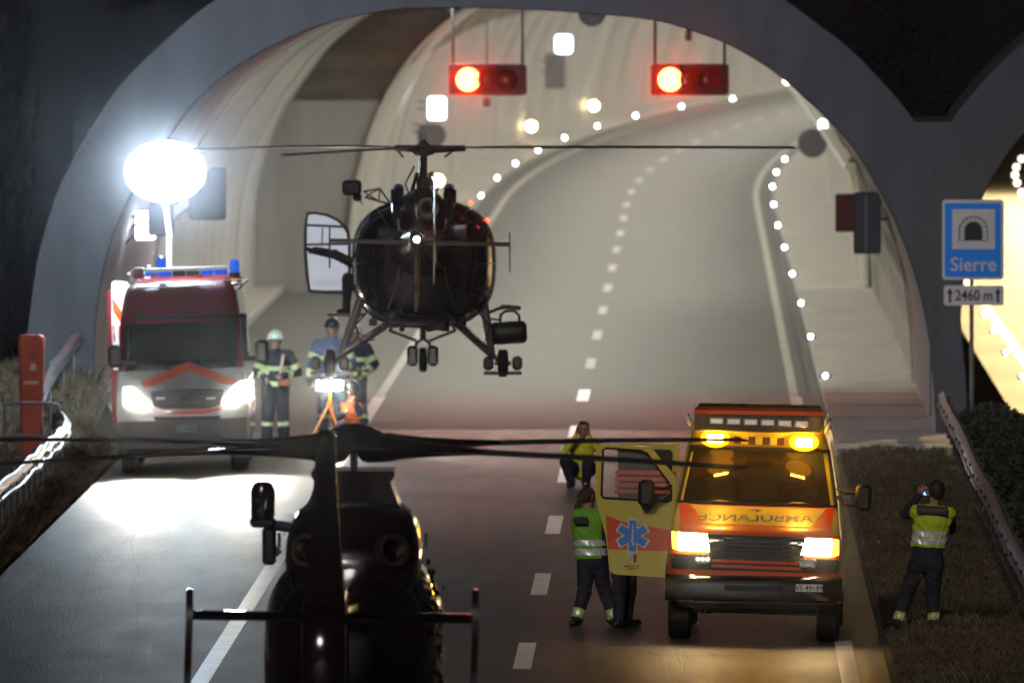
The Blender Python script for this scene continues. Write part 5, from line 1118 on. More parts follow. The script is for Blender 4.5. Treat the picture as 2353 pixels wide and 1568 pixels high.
fa, v = fire('firefighter with a white helmet and dark coat standing beside the van', 632, 1010, 241.3, 1.74, (-.2, -1, 0), M_DKCO, M_HELW, {'l': ((-.3, .02, 1.16), (-.16, -.2, 1.05)), 'r': ((.36, .05, 1.14), (.12, -.22, 1.08))})
q = MB(); q.box(v(.14, -.2, .98), (.2, .1, .12), bev=.03); q.build('orange_pouch', M_ORBAG, fa)
q = MB(); q.box(v(.1, -.19, 1.2), (.05, .03, .45), Matrix.Rotation(.15, 3, 'Y'), .01); q.build('pale_strap', mat('pale_salmon_strap', (.6, .35, .25), .6), fa)
fb, v = fire('firefighter with a dark helmet and blue grey coat behind the floodlight', 762, 1000, 243.6, 1.84, (.15, -1, 0), M_BLUECO, M_HELD, {'l': ((-.33, .0, 1.14), (-.34, -.06, .88)), 'r': ((.3, .02, 1.15), (.2, -.18, 1.0))}, M_BLUECO)
fc_, v = fire('shorter firefighter with a white green helmet half hidden behind two colleagues', 812, 985, 246.4, 1.66, (-.3, -1, 0), M_DKCO, M_HELW, {'l': ((-.3, .0, 1.14), (-.1, -.2, 1.0)), 'r': ((.36, .02, 1.12), (.2, -.2, .95))})
# kneeling firefighter in an orange vest
Y = 240.2; bx0 = P(800, 1016, Y); b0 = Vector((bx0.x, Y, road_z(bx0.x, Y))); s_ = sc(Y); y00 = 302000 / Y - 241; x00 = 800
fk = person('kneeling firefighter in an orange vest and dark helmet right of the floodlight', b0); pr = []
torso(pr, Q(800, 985, .1), Q(802, 945, .05), Q(806, 920, .03), Q(780, 934, .03), Q(830, 936, .05), 'top', 1.0); hd0 = Q(806, 897, .0); head(pr, hd0, (-.2, -1, -.1))
limb(pr, [Q(778, 934, .03), Q(768, 965, -.05), Q(790, 950, -.25)], [.075, .062, .05], 'sleeve'); hand(pr, Q(791, 949, -.25), (.6, -.5, .5), (0, 0, 1), .8); limb(pr, [Q(832, 936, .05), Q(838, 968, -.05), Q(818, 930, -.2)], [.075, .062, .05], 'sleeve'); hand(pr, Q(817, 928, -.2), (-.5, -.2, .8), (0, -1, .3), .8)
limb(pr, [Q(790, 985, .1), Q(786, 978, -.3), Q(784, 1005, -.1)], [.11, .095, .07], 'leg'); limb(pr, [Q(812, 985, .1), Q(826, 1004, -.3), Q(822, 1008, .12)], [.11, .095, .07], 'leg'); foot(pr, Q(784, 1003, -.12), (0, -1, 0)); pr += [cap(Q(822, 1006, .12), Q(823, 1006, .3), .05, .045, 'boot')]
grow('body', pr, {**BASE, 'top': M_ORV, 'sleeve': M_DKCO, 'stripe': mat('reflective_lime', (.6, .68, .3), .4), 'leg': M_DKCO}, fk, paint=bands([(Q(800, 985, .1), Q(802, 945, .05), -.05, .25, .4, 'refl', ('top',)), (Q(832, 936, .05), Q(838, 968, -.05), .6, .9, .14, 'stripe', ('sleeve',)), (Q(800, 985, .1), Q(802, 945, .05), .3, 3, .085, 'top', ('top',))])); helmet(fk, hd0 + Vector((0, 0, .035)), (-.2, -1, 0), M_HELD)
# ------------------------------------------------------------------ crew member in the doorway of the hovering helicopter
b0 = Vector((HX, HY, HZ)); cr = person('crew member in dark overalls seated in the helicopter doorway, one arm on the open door', b0); pr = []
torso(pr, (-.72, .75, 1.12), (-.74, .82, 1.5), (-.74, .85, 1.68), (-.92, .8, 1.6), (-.6, .8, 1.6), 'top', .9); head(pr, (-.74, .86, 1.85), (-.6, -.6, -.3)); pr.append(cap((-.74, .88, 1.88), (-.74, .87, 1.9), .105, .1, 'glove'))
w_ = H(722, 575, .8); e_ = H(768, 584, .72); limb(pr, [(-.93, .8, 1.58), e_, w_], [.075, .068, .055], 'top'); hand(pr, w_, (-1, .1, .1), (0, .3, 1), .8, 'glove'); limb(pr, [(-.58, .8, 1.6), (-.5, .6, 1.35), (-.62, .5, 1.2)], [.06, .055, .045], 'top'); hand(pr, (-.63, .49, 1.19), (-.6, -.3, -.6), (0, 1, 0), .8, 'glove')
k_ = H(799, 640, .55); a_ = H(795, 703, .55); limb(pr, [(-.78, .75, 1.1), k_, a_], [.1, .085, .06], 'leg'); f_ = H(779, 716, .5); pr += [cap(a_, a_ + Vector((0, 0, -.07)), .055, .05, 'boot'), cap(a_ + Vector((.02, 0, -.08)), f_, .048, .042, 'boot')]
limb(pr, [(-.62, .75, 1.1), (-.62, 1.2, 1.12), (-.64, 1.25, .9)], [.1, .085, .065], 'leg'); pr.append(cap((-.64, 1.25, .86), (-.64, 1.4, .86), .05, .045, 'boot'))
grow('body', pr, {**BASE, 'top': mat('black_overall', (.014, .013, .016), .8), 'leg': mat('black_overall', (.014, .013, .016), .8)}, cr)
# ================================================================== guard rails
def wbeam(path, z0, name, parent, m=M_STEEL, h=.31, off=1):
    """W-profile beam along a ground path"""
    rr = []; path = [Vector(p) for p in path]; n = len(path)
    for i, p in enumerate(path):
        d = (path[min(i + 1, n - 1)] - path[max(i - 1, 0)]); d.z = 0; d.normalize(); nrm = Vector((d.y, -d.x, 0)) * off
        rr.append([p + nrm * a + Vector((0, 0, z0 + b)) for a, b in ((0, h), (.03, h - .02), (.08, h - .07), (.08, h - .11), (.02, h - .14), (.02, .14), (.08, .11), (.08, .07), (.03, .02), (0, 0), (-.006, 0), (.014, .02), (.06, .07), (.06, .11), (.005, .14), (.005, h - .14), (.06, h - .11), (.06, h - .07), (.014, h - .02), (-.006, h))])
    return MB().loft(rr).build(name, m, parent, 50)
M_POSTD = mat('dark_steel_post', (.05, .05, .052), .7, .2)
def rail_post(parent, p, h=.72, edge=True): 
    q = MB(); q.box((p[0], p[1], p[2] + h / 2 - .1), (.06, .1, h + .2)); po = q.build('post', M_POSTD, parent)
    if edge: MB().box((p[0] + .036, p[1], p[2] + h / 2 - .1), (.012, .03, h + .2)).build('post_edge', M_STEEL, po)
    return po
gl = thing('guard_rail', 'bright galvanised guard rail beside the left road edge, curving away at its end', 'guard rail', (-9.25, 200, 0))
o = gl.location
pth = [(-9.2, 160), (-9.2, 180), (-9.22, 200), (-9.25, 212), (-9.28, 220), (-9.3, 225), (-9.35, 229), (-9.5, 232), (-9.78, 234.2), (-10.1, 235.2)]
sp = [Vector((p.x, p.y, 0)) for p in smooth_path([(x, y, 0) for x, y in pth], 4)]
loc = lambda q: Vector((q.x - o.x, q.y - o.y, verge_z(-9.6, min(q.y, 233)) - .02))
wbeam([loc(q) for q in sp], .42, 'beam', gl)
for i in range(24):
    Y = 184.2 + 2.0 * i; x = float(np.interp(Y, [p[1] for p in pth], [p[0] for p in pth])) - .07
    rail_post(gl, (x - o.x, Y - o.y, verge_z(-9.4, Y)))
for i in range(14):                                       # splice bolts
    Y = 198 + 2 * i
    for dz in (.49, .66): MB().cyl((-9.25 + .085 - o.x, Y - o.y, dz + verge_z(-9.4, Y) - .02), (-9.25 + .11 - o.x, Y - o.y, dz + verge_z(-9.4, Y) - .02), .022, n=8).build('bolt', M_STEEL_D, gl)
g2 = thing('guard_rail', 'grey guard rail climbing from the orange pillar to the left portal wall', 'guard rail', (-10.2, 236, 0)); o = g2.location
pth2 = [Vector((-10.15, 234.6, 0)), Vector((-10.0, 237.5, 0)), Vector((-9.82, 240.5, 0)), Vector((-9.7, 242.7, 0))]
sp = smooth_path(pth2, 3)
wbeam([Vector((q.x - o.x, q.y - o.y, verge_z(-10.2, q.y))) for q in sp], .42, 'beam', g2, M_STEEL_D)
for q in sp[::2]: rail_post(g2, (q.x - o.x - .06, q.y - o.y, verge_z(-10.2, q.y)))
g3 = thing('guard_rail', 'dull pinkish guard rail along the right verge from the portal pillar', 'guard rail', (3.85, 200, 0)); o = g3.location
sp = [Vector((3.85, Y, verge_z(3.8, Y))) for Y in list(range(150, 240, 4)) + [239.5, 241, 242.6]]
M_RAIL3 = mat('dull_reddish_rail', (.2, .145, .14), .65, .1, var=(1.6, .6, 1.2))  # dull reddish tone over the whole beam
wbeam([p - o for p in sp], .42, 'beam', g3, M_RAIL3, off=-1)
for i in range(29):
    Y = 162 + 2.8 * i; rail_post(g3, (.07, Y - o.y, verge_z(3.8, Y)), .7, False)
    
    for dz in (.5, .67): MB().cyl((-.085, Y - o.y, dz + verge_z(3.8, Y)), (-.11, Y - o.y, dz + verge_z(3.8, Y)), .025, n=8).build('bolt', M_BLACK, g3)
# ------------------------------------------------------------------ emergency call pillar, handrail, marker post
p0 = G(74, 1060); p0 = Vector((p0.x, 231.8, verge_z(-10, 231.8) - .05))
pil = thing('emergency_pillar', 'orange red emergency call pillar behind the left guard rail', 'call pillar', p0)
q = MB(); q.loft([[Vector((sx * w / 2, sy * .17, z)) for sx, sy in ((-.8, -1), (.8, -1), (1, -.7), (1, .8), (.8, 1), (-.8, 1), (-1, .8), (-1, -.7))] for z, w in ((0, .29), (.9, .34), (1.75, .39), (1.9, .39), (1.96, .35), (1.98, .27))]); q.build('housing', mat('pillar_orange_red', (.42, .06, .02), .5, var=(3, .8, 1.1)), pil)
q = MB(); q.box((.03, -.175, 1.5), (.085, .012, .1)); q.build('button_plate', mat('pale_label', (.5, .42, .38), .5), pil); q = MB(); q.box((-.0, -.175, 1.26), (.22, .012, .05), bev=.005); q.build('label_strip', mat('pale_label', (.5, .42, .38), .5), pil)
q = MB(); q.tube([(.03 + .04 * math.cos(a), -.175, 1.68 + .05 * math.sin(a)) for a in [2 * math.pi * i / 12 for i in range(12)]], .006, 5, closed=True); q.build('speaker_ring', M_BPLAS, pil)
for z in (1.05, 1.4): q = MB(); q.box((0, -.172, z), (.34, .006, .008)); q.build('seam', M_BPLAS, pil)
hr = thing('handrail', 'thin grey pipe handrail in front of the orange call pillar', 'handrail', (-10.2, 229.8, verge_z(-10.2, 229.8)))
q = MB(); xl = P(10, 925, 229.8).x + 10.2; xr = P(132, 930, 229.8).x + 10.2; zt_ = P(10, 927, 229.8).z - hr.location.z; zm = P(10, 1000, 229.8).z - hr.location.z
q.tube(smooth_path([(xl, 0, -.05), (xl, 0, zt_ - .08), (xl + .04, 0, zt_), (xr - .1, 0, zt_), (xr, .05, zt_ - .04), (xr, .3, zt_ - .1)], 4), .024, 8); q.build('top_rail', M_STEEL_D, hr)
q = MB(); q.cyl((xl, 0, zm), (xr - .1, 0, zm), .02); q.build('middle_rail', M_STEEL_D, hr); q = MB(); q.cyl((xr - .12, 0, -.05), (xr - .12, 0, zt_), .024); q.build('post', M_STEEL_D, hr)
mk_ = P(117, 915, 233.5); mk_.z = verge_z(-9.8, 233.5) + .35
ml = thing('marker_post', 'white and black reflector post standing beside the orange pillar', 'marker post', mk_)
q = MB(); q.prism([(-.05, 0), (.07, 0), (.07, .5), (.05, .56), (-.05, .58)], (0, 0, -.4), (1, 0, 0), (0, 0, 1.5), (0, .06, 0)); q.build('post', M_WPAINT, ml, 0)
q = MB(); q.box((.01, -.004, .17), (.122, .006, .24)); q.build('black_band', M_BLACK, ml); q = MB(); q.cyl((.03, -.012, .22), (.03, 0, .22), .03); q.cyl((.03, -.012, .12), (.03, 0, .12), .03); q.build('reflector', M_DARKM, ml)
q = MB(); q.prism([(.02, .38), (.07, .35), (.07, .42)], (0, -.006, 0), (1, 0, 0), (0, 0, 1), (0, .004, 0)); q.build('amber_reflector', mat('amber_glass', (.5, .16, .01), .25), ml, 0)
bxp = P(66, 970, 232.5); bx_ = thing('cable_box', 'small white cabinet behind the orange call pillar', 'cabinet', (P(66, 990, 232.6).x, 232.6, verge_z(-10, 232.6)))
q = MB(); q.box((0, 0, .45), (.14, .2, .9), bev=.01); q.build('cabinet_body', M_WPAINT, bx_); q = MB(); q.box((0, 0, .92), (.18, .24, .03), bev=.01); q.build('cabinet_lid', M_GREY, bx_)
# ------------------------------------------------------------------ tunnel sign
YS_ = 241.0; sb = P(2232, 905, YS_); sgn_ = thing('tunnel_sign', 'blue tunnel sign on a post beside the right portal pillar', 'road sign', (sb.x, YS_, 0))
S = lambda x, y: ((P(x, y, YS_).x - sb.x), P(x, y, YS_).z)
def signplate(name, x0, y0_, x1, y1_, m_, dy, parent, r=.06, th=.02):
    a, b = S(x0, y1_), S(x1, y0_); q = MB(); q.prism(rrect((a[0] + b[0]) / 2, (a[1] + b[1]) / 2, b[0] - a[0], b[1] - a[1], r), (0, dy, 0), (1, 0, 0), (0, 0, 1), (0, th, 0)); return q.build(name, m_, parent, 0)
M_SWHITE = mat('sign_white', (.62, .58, .57), .45, var=(3, .9, 1.05))
pn = signplate('sign_panel', 2164, 458, 2306, 642, M_SWHITE, 0, sgn_); signplate('blue_field', 2170, 466, 2299, 636, M_BLUEP, -.005, pn, .03, .006); signplate('white_square', 2187, 480, 2285, 572, M_SWHITE, -.010, pn, .01, .006)
q = MB(); q.prism([S(x, y) for x, y in ((2216, 552), (2216, 527), (2220, 517), (2228, 511), (2236, 510), (2244, 511), (2251, 517), (2255, 527), (2255, 552))], (0, -.016, 0), (1, 0, 0), (0, 0, 1), (0, .006, 0)); q.build('tunnel_symbol', M_INK, pn, 0)
q = MB()
for off in (0, 13):
    arc = [(2216 - off, 553), (2216 - off, 527 - off * .3)] + [(2235.5 + (19.5 + off) * math.cos(R(a)), 529 - (19.5 + off) * math.sin(R(a)) * (1 if off else 1)) for a in range(170, 9, -16)] + [(2255 + off, 527 - off * .3), (2255 + off, 553)]
    q.tube([Vector((S(x, y)[0], -.014, S(x, y)[1])) for x, y in arc], .006, 5)
for a in range(160, 19, -20): c, s_ = math.cos(R(a)), math.sin(R(a)); p1, p2 = S(2235.5 + 20 * c, 529 - 20 * s_), S(2235.5 + 32 * c, 529 - 32 * s_); q.cyl((p1[0], -.014, p1[1]), (p2[0], -.014, p2[1]), .004, n=5)
for y in (532, 541, 552):
    for x0, x1 in ((2204, 2216), (2255, 2267)): p1, p2 = S(x0, y), S(x1, y); q.cyl((p1[0], -.014, p1[1]), (p2[0], -.014, p2[1]), .004, n=5)
q.build('stone_arch_symbol', M_INK, pn)
c = S(2236, 608); text('sign_lettering', 'Sierre', .3, M_SWHITE, pn, (c[0], -.012, c[1] + .0), bold=.012)
p2_ = signplate('distance_plate', 2168, 655, 2306, 701, M_SWHITE, 0, sgn_, .04)
c = S(2237, 679); text('distance_lettering', '2460 m', .235, M_INK, p2_, (c[0], -.006, c[1]), bold=.01, sx=.82)
for x in (2182, 2292):
    q = MB(); q.prism([S(px, py) for px, py in ((x - 2.5, 694), (x + 2.5, 694), (x + 2.5, 674), (x + 7, 674), (x, 661), (x - 7, 674), (x - 2.5, 674))], (0, -.006, 0), (1, 0, 0), (0, 0, 1), (0, .005, 0)); q.build('arrow', M_INK, p2_, 0)
q = MB(); q.cyl((0, .05, -.3), (0, .05, S(0, 470)[1]), .035, n=12); q.build('post', M_STEEL_D, sgn_)
q = MB()
for y in (520, 600, 678): q.box((0, .035, S(0, y)[1]), (.5, .03, .04))
q.build('clamp', M_STEEL_D, sgn_)
# ------------------------------------------------------------------ traffic signals over the lanes
YT = 266.0
M_REDL = glow('red_signal_lens', (1, .03, .004), 220); M_LENSD = mat('dark_signal_lens', (.03, .006, .008), .12)
for nm, xc_, lab in (('left', 1120, 'red traffic signal hanging over the left lane'), ('right', 1584, 'red traffic signal hanging over the right lane')):
    c = P(xc_, 183, YT); ts = thing('traffic_signal', lab, 'traffic light', c, group='signals under the tunnel arch')
    w = 180 / sc(YT); h = 72 / sc(YT); q = MB(); q.prism(rrect(0, 0, w, h, .05), (0, 0, 0), (1, 0, 0), (0, 0, 1), (0, .3, 0)); q.build('housing', mat('signal_housing', (.06, .03, .04), .5), ts, 30)
    q = MB(); q.tube([Vector((x, -.01, z)) for x, z in rrect(0, 0, w - .02, h - .02, .05)], .014, 6, closed=True); q.build('housing_rim', M_GREY, ts)
    for k, xx in enumerate((-45, 0, 46)):
        x = xx / sc(YT); q = MB(); q.lathe([(0, .185), (.03, .18), (.05, .1), (.055, .001)] if k else [(0, .2), (.02, .195), (.03, .1), (.032, .001)], (x, 0, 0), (0, -1, 0), 24); lz = q.build('signal_lens', M_REDL if k == 0 else M_LENSD, ts)
        q = MB(); q.loft([[Vector((x + (r + .012) * math.cos(a), -y, (r + .012) * math.sin(a))) for a in [R(20 + 140 * i / 12) for i in range(13)]] for r, y in ((.2, 0), (.2, .2))], cap=False, closed=False); q.build('visor', M_BPLAS, lz)
    for xx in (-80, 80):
        q = MB(); q.cyl((xx / sc(YT), .15, h / 2), (xx / sc(YT), .15, h / 2 + (.95 if abs(xc_ - 1160) < 200 else (1.0 if xx < 0 else .72))), .028); q.build('hanger_rod', M_DARKM, ts)
# ------------------------------------------------------------------ things on the tunnel walls
def panel(name, label, cat, x0, y0_, x1, y1_, Y, m_, r=.04, th=.08, arm=None, emit=False, group=None):
    c = P((x0 + x1) / 2, (y0_ + y1_) / 2, Y); t = thing(name, label, cat, c, group=group); w, h = (x1 - x0) / sc(Y), (y1_ - y0_) / sc(Y)
    q = MB(); q.prism(rrect(0, 0, w, h, min(r, w / 2.1, h / 2.1)), (0, 0, 0), (1, 0, 0), (0, 0, 1), (0, th, 0)); q.build('panel', m_, t, 30)
    q = MB(); q.tube([Vector((x, 0, z)) for x, z in rrect(0, 0, w, h, min(r, w / 2.1, h / 2.1))], .012, 5, closed=True); q.build('rim', M_GREY, t)
    if arm: q = MB(); a = P(arm[0], arm[1], Y) - c; q.cyl((0, th, 0), (a.x, th + .05, a.z), .02); q.cyl((0, th, h * .3), (a.x, th + .05, a.z + h * .3), .02); q.build('bracket', M_DARKM, t)
    return t
M_LIT = glow('lit_white_sign', (.95, .97, 1), 7)
panel('lit_sign', 'brightly lit white sign box behind the balloon mast', 'lit sign', 309, 483, 358, 553, 250, M_LIT, .06, .2, (286, 560))
panel('sign_back', 'grey board with its back turned, under the lighting balloon', 'sign', 341, 470, 397, 540, 248, M_GREY, .03, .1, (300, 520))
panel('sign_back', 'large square grey sign back right of the balloon', 'sign', 434, 385, 517, 504, 262, M_GREY, .05, .05, (400, 505))
panel('lit_sign', 'lit white sign box above the helicopter rotor head', 'lit sign', 982, 222, 1025, 276, 372, M_LIT, .08, .2, (958, 250))
panel('lit_sign', 'lit white square sign high in the tunnel between the signals', 'lit sign', 1275, 81, 1314, 123, 470, M_LIT, .1, .2)
panel('sign_back', 'grey hanging sign under the high lit square sign', 'sign', 1253, 124, 1297, 203, 468, M_GREY, .03, .1, (1240, 165))
t = panel('sign_back', 'half round grey sign back behind the rotor head', 'sign', 958, 285, 1024, 336, 372, M_GREY, .3, .06, (948, 300))
panel('hydrant_cabinet', 'dark red cabinet on the right tunnel wall', 'cabinet', 1920, 446, 1962, 531, 268, mat('dark_red_enamel', (.13, .03, .035), .5), .02, .3, (2010, 490))
t = panel('control_box', 'grey hinged control box on the right tunnel wall', 'cabinet', 1962, 442, 2022, 581, 258, M_GREY, .03, .25, (2050, 500))
q = MB(); q.box((-.02, -.01, 0), (.03, .02, .95)); q.build('hinge_strip', M_STEEL, t)
c = P(1866, 329, 330); t = thing('round_sign_back', 'round grey sign back under the right side of the arch', 'sign', c); q = MB(); q.lathe([(0, .001), (.0, .31), (.02, .31), (.03, .001)], (0, 0, 0), (0, 1, 0), 28); q.build('disc', M_GREY, t); q = MB(); q.cyl((.05, .04, .0), (.6, .06, .05), .025); q.build('bracket', M_DARKM, t)
c = P(1360, 30, 290); t = thing('jet_fan', 'dark round fan hanging under the tunnel crown', 'fan', c); q = MB(); q.lathe([(0, .2), (0, .26), (1.6, .26), (1.6, .2), (.05, .2)], (0, 0, 0), (0, 1, 0), 24); q.build('fan_housing', M_DARKM, t); q = MB(); q.cyl((0, .1, 0), (0, .2, 0), .07)
for k in range(8): a = k * math.pi / 4; q.box((.13 * math.cos(a), .15, .13 * math.sin(a)), (.16, .02, .05), Matrix.Rotation(-a, 3, 'Y'))
q.build('fan_blades', M_STEEL_D, t); q = MB(); q.cyl((0, .8, .2), (0, .8, .6), .03); q.build('hanger_rod', M_DARKM, t)
c = P(1581, 82, 285); t = thing('loudspeaker', 'small dark red loudspeaker hanging near the right signal', 'loudspeaker', c); q = MB(); q.box((0, 0, 0), (.13, .25, .2), bev=.03); q.build('speaker_box', mat('dark_red_enamel', (.13, .03, .035), .5), t); q = MB(); q.cyl((-.02, 0, .1), (-.02, 0, .45), .02); q.build('hanger_rod', M_DARKM, t)
c = P(1118, 233, 300); t = thing('loudspeaker', 'small dark red loudspeaker below the left signal', 'loudspeaker', c); q = MB(); q.box((0, 0, 0), (.15, .25, .2), bev=.03); q.build('speaker_box', mat('dark_red_enamel', (.13, .03, .035), .5), t); q = MB(); q.cyl((0, 0, .1), (0, 0, 1.6), .018); q.build('hanger_rod', M_DARKM, t)
# cable tray with two lamps along the right wall
ct = thing('cable_tray', 'pale cable tray with lamps along the upper right tunnel wall', 'cable tray', (2.9, 280, 3.6))
pp = [P(1952, 384, 282), P(1930, 350, 298), P(1895, 300, 330), P(1860, 250, 372), P(1822, 200, 425)]
q = MB(); q.loft([[p - ct.location + Vector((a, 0, b)) for a, b in ((-.1, -.05), (.1, -.03), (.12, .04), (-.08, .05))] for p in smooth_path(pp, 3)]); q.build('tray', mat('pale_grey_metal', (.5, .5, .46), .45, .3), ct)
for x, y, Y in ((1890, 287, 333), (1807, 184, 425)): q = MB(); q.box(P(x, y, Y) - ct.location, (.16, 2, .2), bev=.04); q.build('wall_lamp', glow('wall_lamp_white', (1, .93, .75), 9), ct)
for x, y, Y in ((1948, 372, 284), (1905, 322, 318)): q = MB(); q.box(P(x + 8, y, Y) - ct.location, (.12, .4, .16), bev=.02); q.build('cable_clip', M_CONC2, ct)
# guide lights on both kerbs, yellow wall lamps
M_LED = glow('guide_light_lens', (.86, .94, 1), 34)
def guide(x, Y, z, label, grp):
    t = thing('guide_light', label, 'guide light', (x, Y, z), group=grp); q = MB(); q.box((0, 0, .05), (.2, .16, .1), bev=.03); q.build('housing', M_STEEL_D, t); q = MB(); q.lathe([(0, .04), (.02, .036), (.03, .001)], (0, -.08, .06), (0, -1, 0), 14); q.build('lens', M_LED, t)
for k, (x, y) in enumerate(((1896, 862), (1862, 772), (1840, 695), (1820, 628), (1802, 568), (1787, 517), (1777, 469), (1774, 428), (1783, 395), (1803, 365))):
    Y = yg(y, .12); guide(P(x, y, Y).x, Y, .06, '%s white guide light from the portal along the right tunnel kerb' % ORD[k], 'guide lights along the right kerb')
for k, (x, y) in enumerate(((1105, 450), (1142, 409), (1184, 376), (1236, 345), (1297, 317), (1372, 290), (1460, 266), (1565, 245), (1683, 227))):
    Y = yg(y, .2); guide(P(x, y, Y).x, Y, .15, '%s white guide light from the helicopter along the curving left tunnel kerb' % ORD[k], 'guide lights along the left kerb')
for k, (x, y) in enumerate(((2349, 868), (2312, 812), (2284, 762), (2262, 725))):
    Y = yg(y, .0); guide(P(x, y, Y).x, Y, -.02, '%s guide light beside the orange lit neighbouring road' % ORD[k], 'guide lights in the neighbouring tunnel')
for k, (x, y) in enumerate(((2346, 365), (2334, 384), (2331, 402), (2336, 420), (2346, 442))):
    p = P(x, y, 330 - 8 * k); t = thing('guide_light', '%s pale wall light from the top at the right picture edge' % ('highest' if k == 0 else ORD[k]), 'guide light', p, group='wall lights in the neighbouring tunnel'); q = MB(); q.lathe([(0, .07), (.03, .05), (.04, .001)], (0, 0, 0), (0, -1, 0), 12); q.build('lens', glow('pale_wall_light', (1, .95, .85), 3), t); MB().box((0, .08, 0), (.14, .1, .14), bev=.02).build('housing', M_STEEL_D, t)
M_YLAMP = glow('yellow_wall_lamp', (1, .8, .4), 40)
for lab, x, y, off in (('nearest yellow lamp low on the left tunnel wall, beside the rotor mast', 1006, 415, -5.3), ('middle yellow lamp low on the left tunnel wall', 1221, 290, -5.3), ('farthest yellow lamp low on the left tunnel wall', 1364, 243, -5.3)):
    Yb = min((abs((cx(Y) + off) - P(x, y, Y).x), Y) for Y in [350 + .5 * i for i in range(700)])[1]
    p = P(x, y, Yb); t = thing('wall_lamp', lab, 'lamp', p, group='yellow lamps on the left tunnel wall'); q = MB(); q.sphere((0, -.05, 0), (.15, .1, .15), 14, 8); q.build('lamp_globe', M_YLAMP, t); q = MB(); q.box((-.12, .05, 0), (.3, .1, .12), bev=.02); q.build('lamp_bracket', M_DARKM, t)
# ------------------------------------------------------------------ tripod floodlight by the firefighters
TX, TY = P(757, 1012, 240).x, 240.0
tp = thing('tripod_floodlight', 'dazzling floodlight on an orange tripod in front of the firefighters', 'floodlight', (TX, TY, road_z(TX, TY)))
zl = P(757, 885, TY).z - tp.location.z; M_OT = mat('orange_tripod_paint', (.7, .2, .02), .4)
for dx, dy in ((-.34, -.15), (.06, .3), (.2, -.12)):
    q = MB(); q.cyl((0, 0, .62), (dx, dy, 0), .02, .016); q.build('leg', M_OT, tp)
q = MB(); q.cyl((0, 0, .55), (0, 0, zl - .12), .022); q.lathe([(0, .05), (.06, .05)], (0, 0, .58), (0, 0, 1), 10); q.build('column', M_OT, tp)
spot('flood_beam', tp, (0, -.1, zl), (3.7, -10, -1.25), 4500, 17, (1, .95, .82), .7, .15)
for dx in (-.11, .11):
    q = MB(); q.box((dx, 0, zl), (.2, .1, .16), bev=.02); hd2 = q.build('lamp_head', M_DARKM, tp)
    q = MB(); q.box((dx, -.056, zl), (.17, .012, .13)); q.build('lamp_glass', glow('flood_lamp', (1, .97, .85), 400), hd2)
# ------------------------------------------------------------------ bush in the median and grass on the verges
def leafball(name, c, rad, n, m_, label, cat):
    t = thing(name, label, cat, c); q = MB(); rng = random.Random(5)
    for i in range(n):
        u = rng.uniform(-1, 1); a = rng.uniform(0, 2 * math.pi); r = rng.uniform(.55, 1) ** .6; s_ = math.sqrt(1 - u * u)
        p = Vector((rad[0] * r * s_ * math.cos(a), rad[1] * r * s_ * math.sin(a), rad[2] * (.8 + r * u)))
        if p.z < 0: continue
        d = Vector((rng.uniform(-1, 1), rng.uniform(-1, 1), rng.uniform(-.2, 1))).normalized() * rng.uniform(.06, .13); e = d.cross(Vector((rng.uniform(-1, 1), rng.uniform(-1, 1), rng.uniform(-1, 1)))).normalized() * .018
        q.add([p - e, p + d * .5 + e, p + d, p + d * .5 - e * 1.6], [(0, 1, 2, 3)])
    q.build('foliage', m_, t, 0); q = MB()
    for i in range(9): a = i * .7; q.tube([(0, 0, -.1), (rad[0] * .3 * math.cos(a), rad[1] * .3 * math.sin(a), rad[2] * .6), (rad[0] * .7 * math.cos(a), rad[1] * .7 * math.sin(a), rad[2] * 1.3)], [.02, .012, .004], 5)
    q.build('stem', mat('brown_stem', (.06, .045, .03), .9), t)
M_LEAF = mat('dark_bush_leaf', (.045, .05, .038), .8, var=(4, .5, 1.5))
leafball('median_bush', (4.45, 234.5, .02), (.58, .7, .42), 5200, M_LEAF, 'round dark bush at the foot of the tunnel sign', 'bush')
for k in range(6): leafball('median_shrub', (4.5 + .12 * math.sin(k * 2), 229 - 6.5 * k, .3), (.5, 1.6, .32), 1800, M_LEAF, '%s low dark shrub from the portal behind the right guard rail' % ('nearest' if k == 0 else ORD[k]), 'shrub')
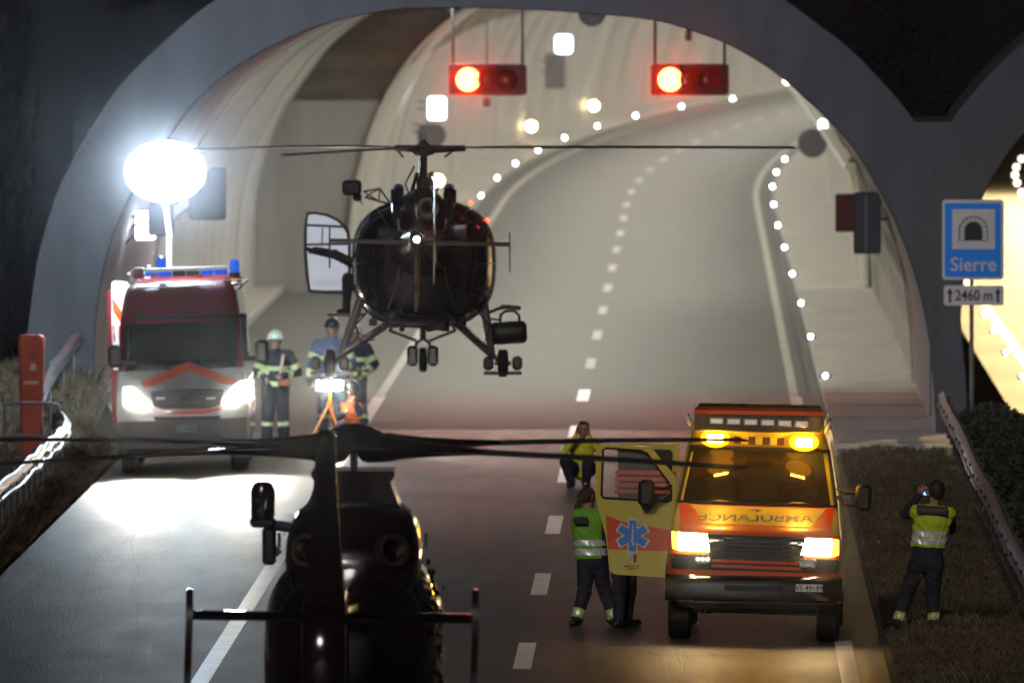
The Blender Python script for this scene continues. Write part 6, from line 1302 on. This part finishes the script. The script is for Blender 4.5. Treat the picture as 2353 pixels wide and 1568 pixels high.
def tufts(name, label, rects, n, hgt, m_, seed, zf):
    q = MB(); rng = random.Random(seed); vs = []; fs = []
    for (xa, xb, ya, yb, fr_) in rects:
        for i in range(int(n * fr_)):
            x, y = rng.uniform(xa, xb), rng.uniform(ya, yb); z = zf(x, y); hh = hgt * rng.uniform(.35, 1.2) * (.5 + math.sin(x * 2.3 + 1) ** 2 * .6 + math.sin(y * .9) ** 2 * .5)
            a = rng.uniform(0, 6.28); l = rng.uniform(.2, .9) * hh; w = .008 + .006 * rng.random(); k = len(vs)
            vs += [(x - w * math.cos(a + 1.57), y - w * math.sin(a + 1.57), z - .02), (x + w * math.cos(a + 1.57), y + w * math.sin(a + 1.57), z - .02), (x + l * .4 * math.cos(a), y + l * .4 * math.sin(a), z + hh * .65), (x + l * math.cos(a), y + l * math.sin(a), z + hh)]
            fs += [(k, k + 1, k + 2), (k + 1, k + 3, k + 2)]
    q.add(vs, fs); return tag(q.build(name, m_, None, 0), label, 'grass', kind='stuff')
tufts('verge_grass', 'dry grass on the verge beside the left road edge', [(-9.4, -8.86, 170, 238, .35), (-13, -9.3, 188, 246, .65)], 60000, .15, M_BLADE, 3, verge_z)
tufts('verge_grass', 'dim dry grass on the right verge between road and guard rail', [(2.2, 3.8, 166, 236, .8), (3.9, 5.0, 166, 236, .2)], 50000, .1, M_BLADE, 4, verge_z)
tufts('hillside_scrub', 'dark scrub covering the slope around the tunnel mouths', [(-16, -10.6, 245, 252, .6), (2.5, 6, 246, 251, .2), (-10, 14, 252, 254, .2)], 26000, .13, mat('scrub_leaf', (.012, .012, .014), .9, var=(3, .5, 1.4)), 6, lambda x, y: hz(x, y) if hz(x, y) > outz(x) - .2 or y > 252 else -3)
# ================================================================== thin scattering volume added to give the lamps a bloom
hb = MB().box((0, 390, 30.4), (840, 940, 64)); hz_o = hb.build('bloom_haze', None, None, 0); tag(hz_o, 'thin scattering air added over the whole scene to give the lamps a bloom', 'bloom_haze', kind='stuff')
hm_ = bpy.data.materials.new('bloom_air'); hm_.use_nodes = True; nt = hm_.node_tree
for n in list(nt.nodes): nt.nodes.remove(n)
ou_ = nt.nodes.new('ShaderNodeOutputMaterial'); vp = nt.nodes.new('ShaderNodeVolumePrincipled')
vp.inputs['Color'].default_value = (.95, .96, 1, 1); vp.inputs['Density'].default_value = .00013; vp.inputs['Anisotropy'].default_value = .997
nt.links.new(vp.outputs[0], ou_.inputs['Volume']); hz_o.data.materials.clear(); hz_o.data.materials.append(hm_)
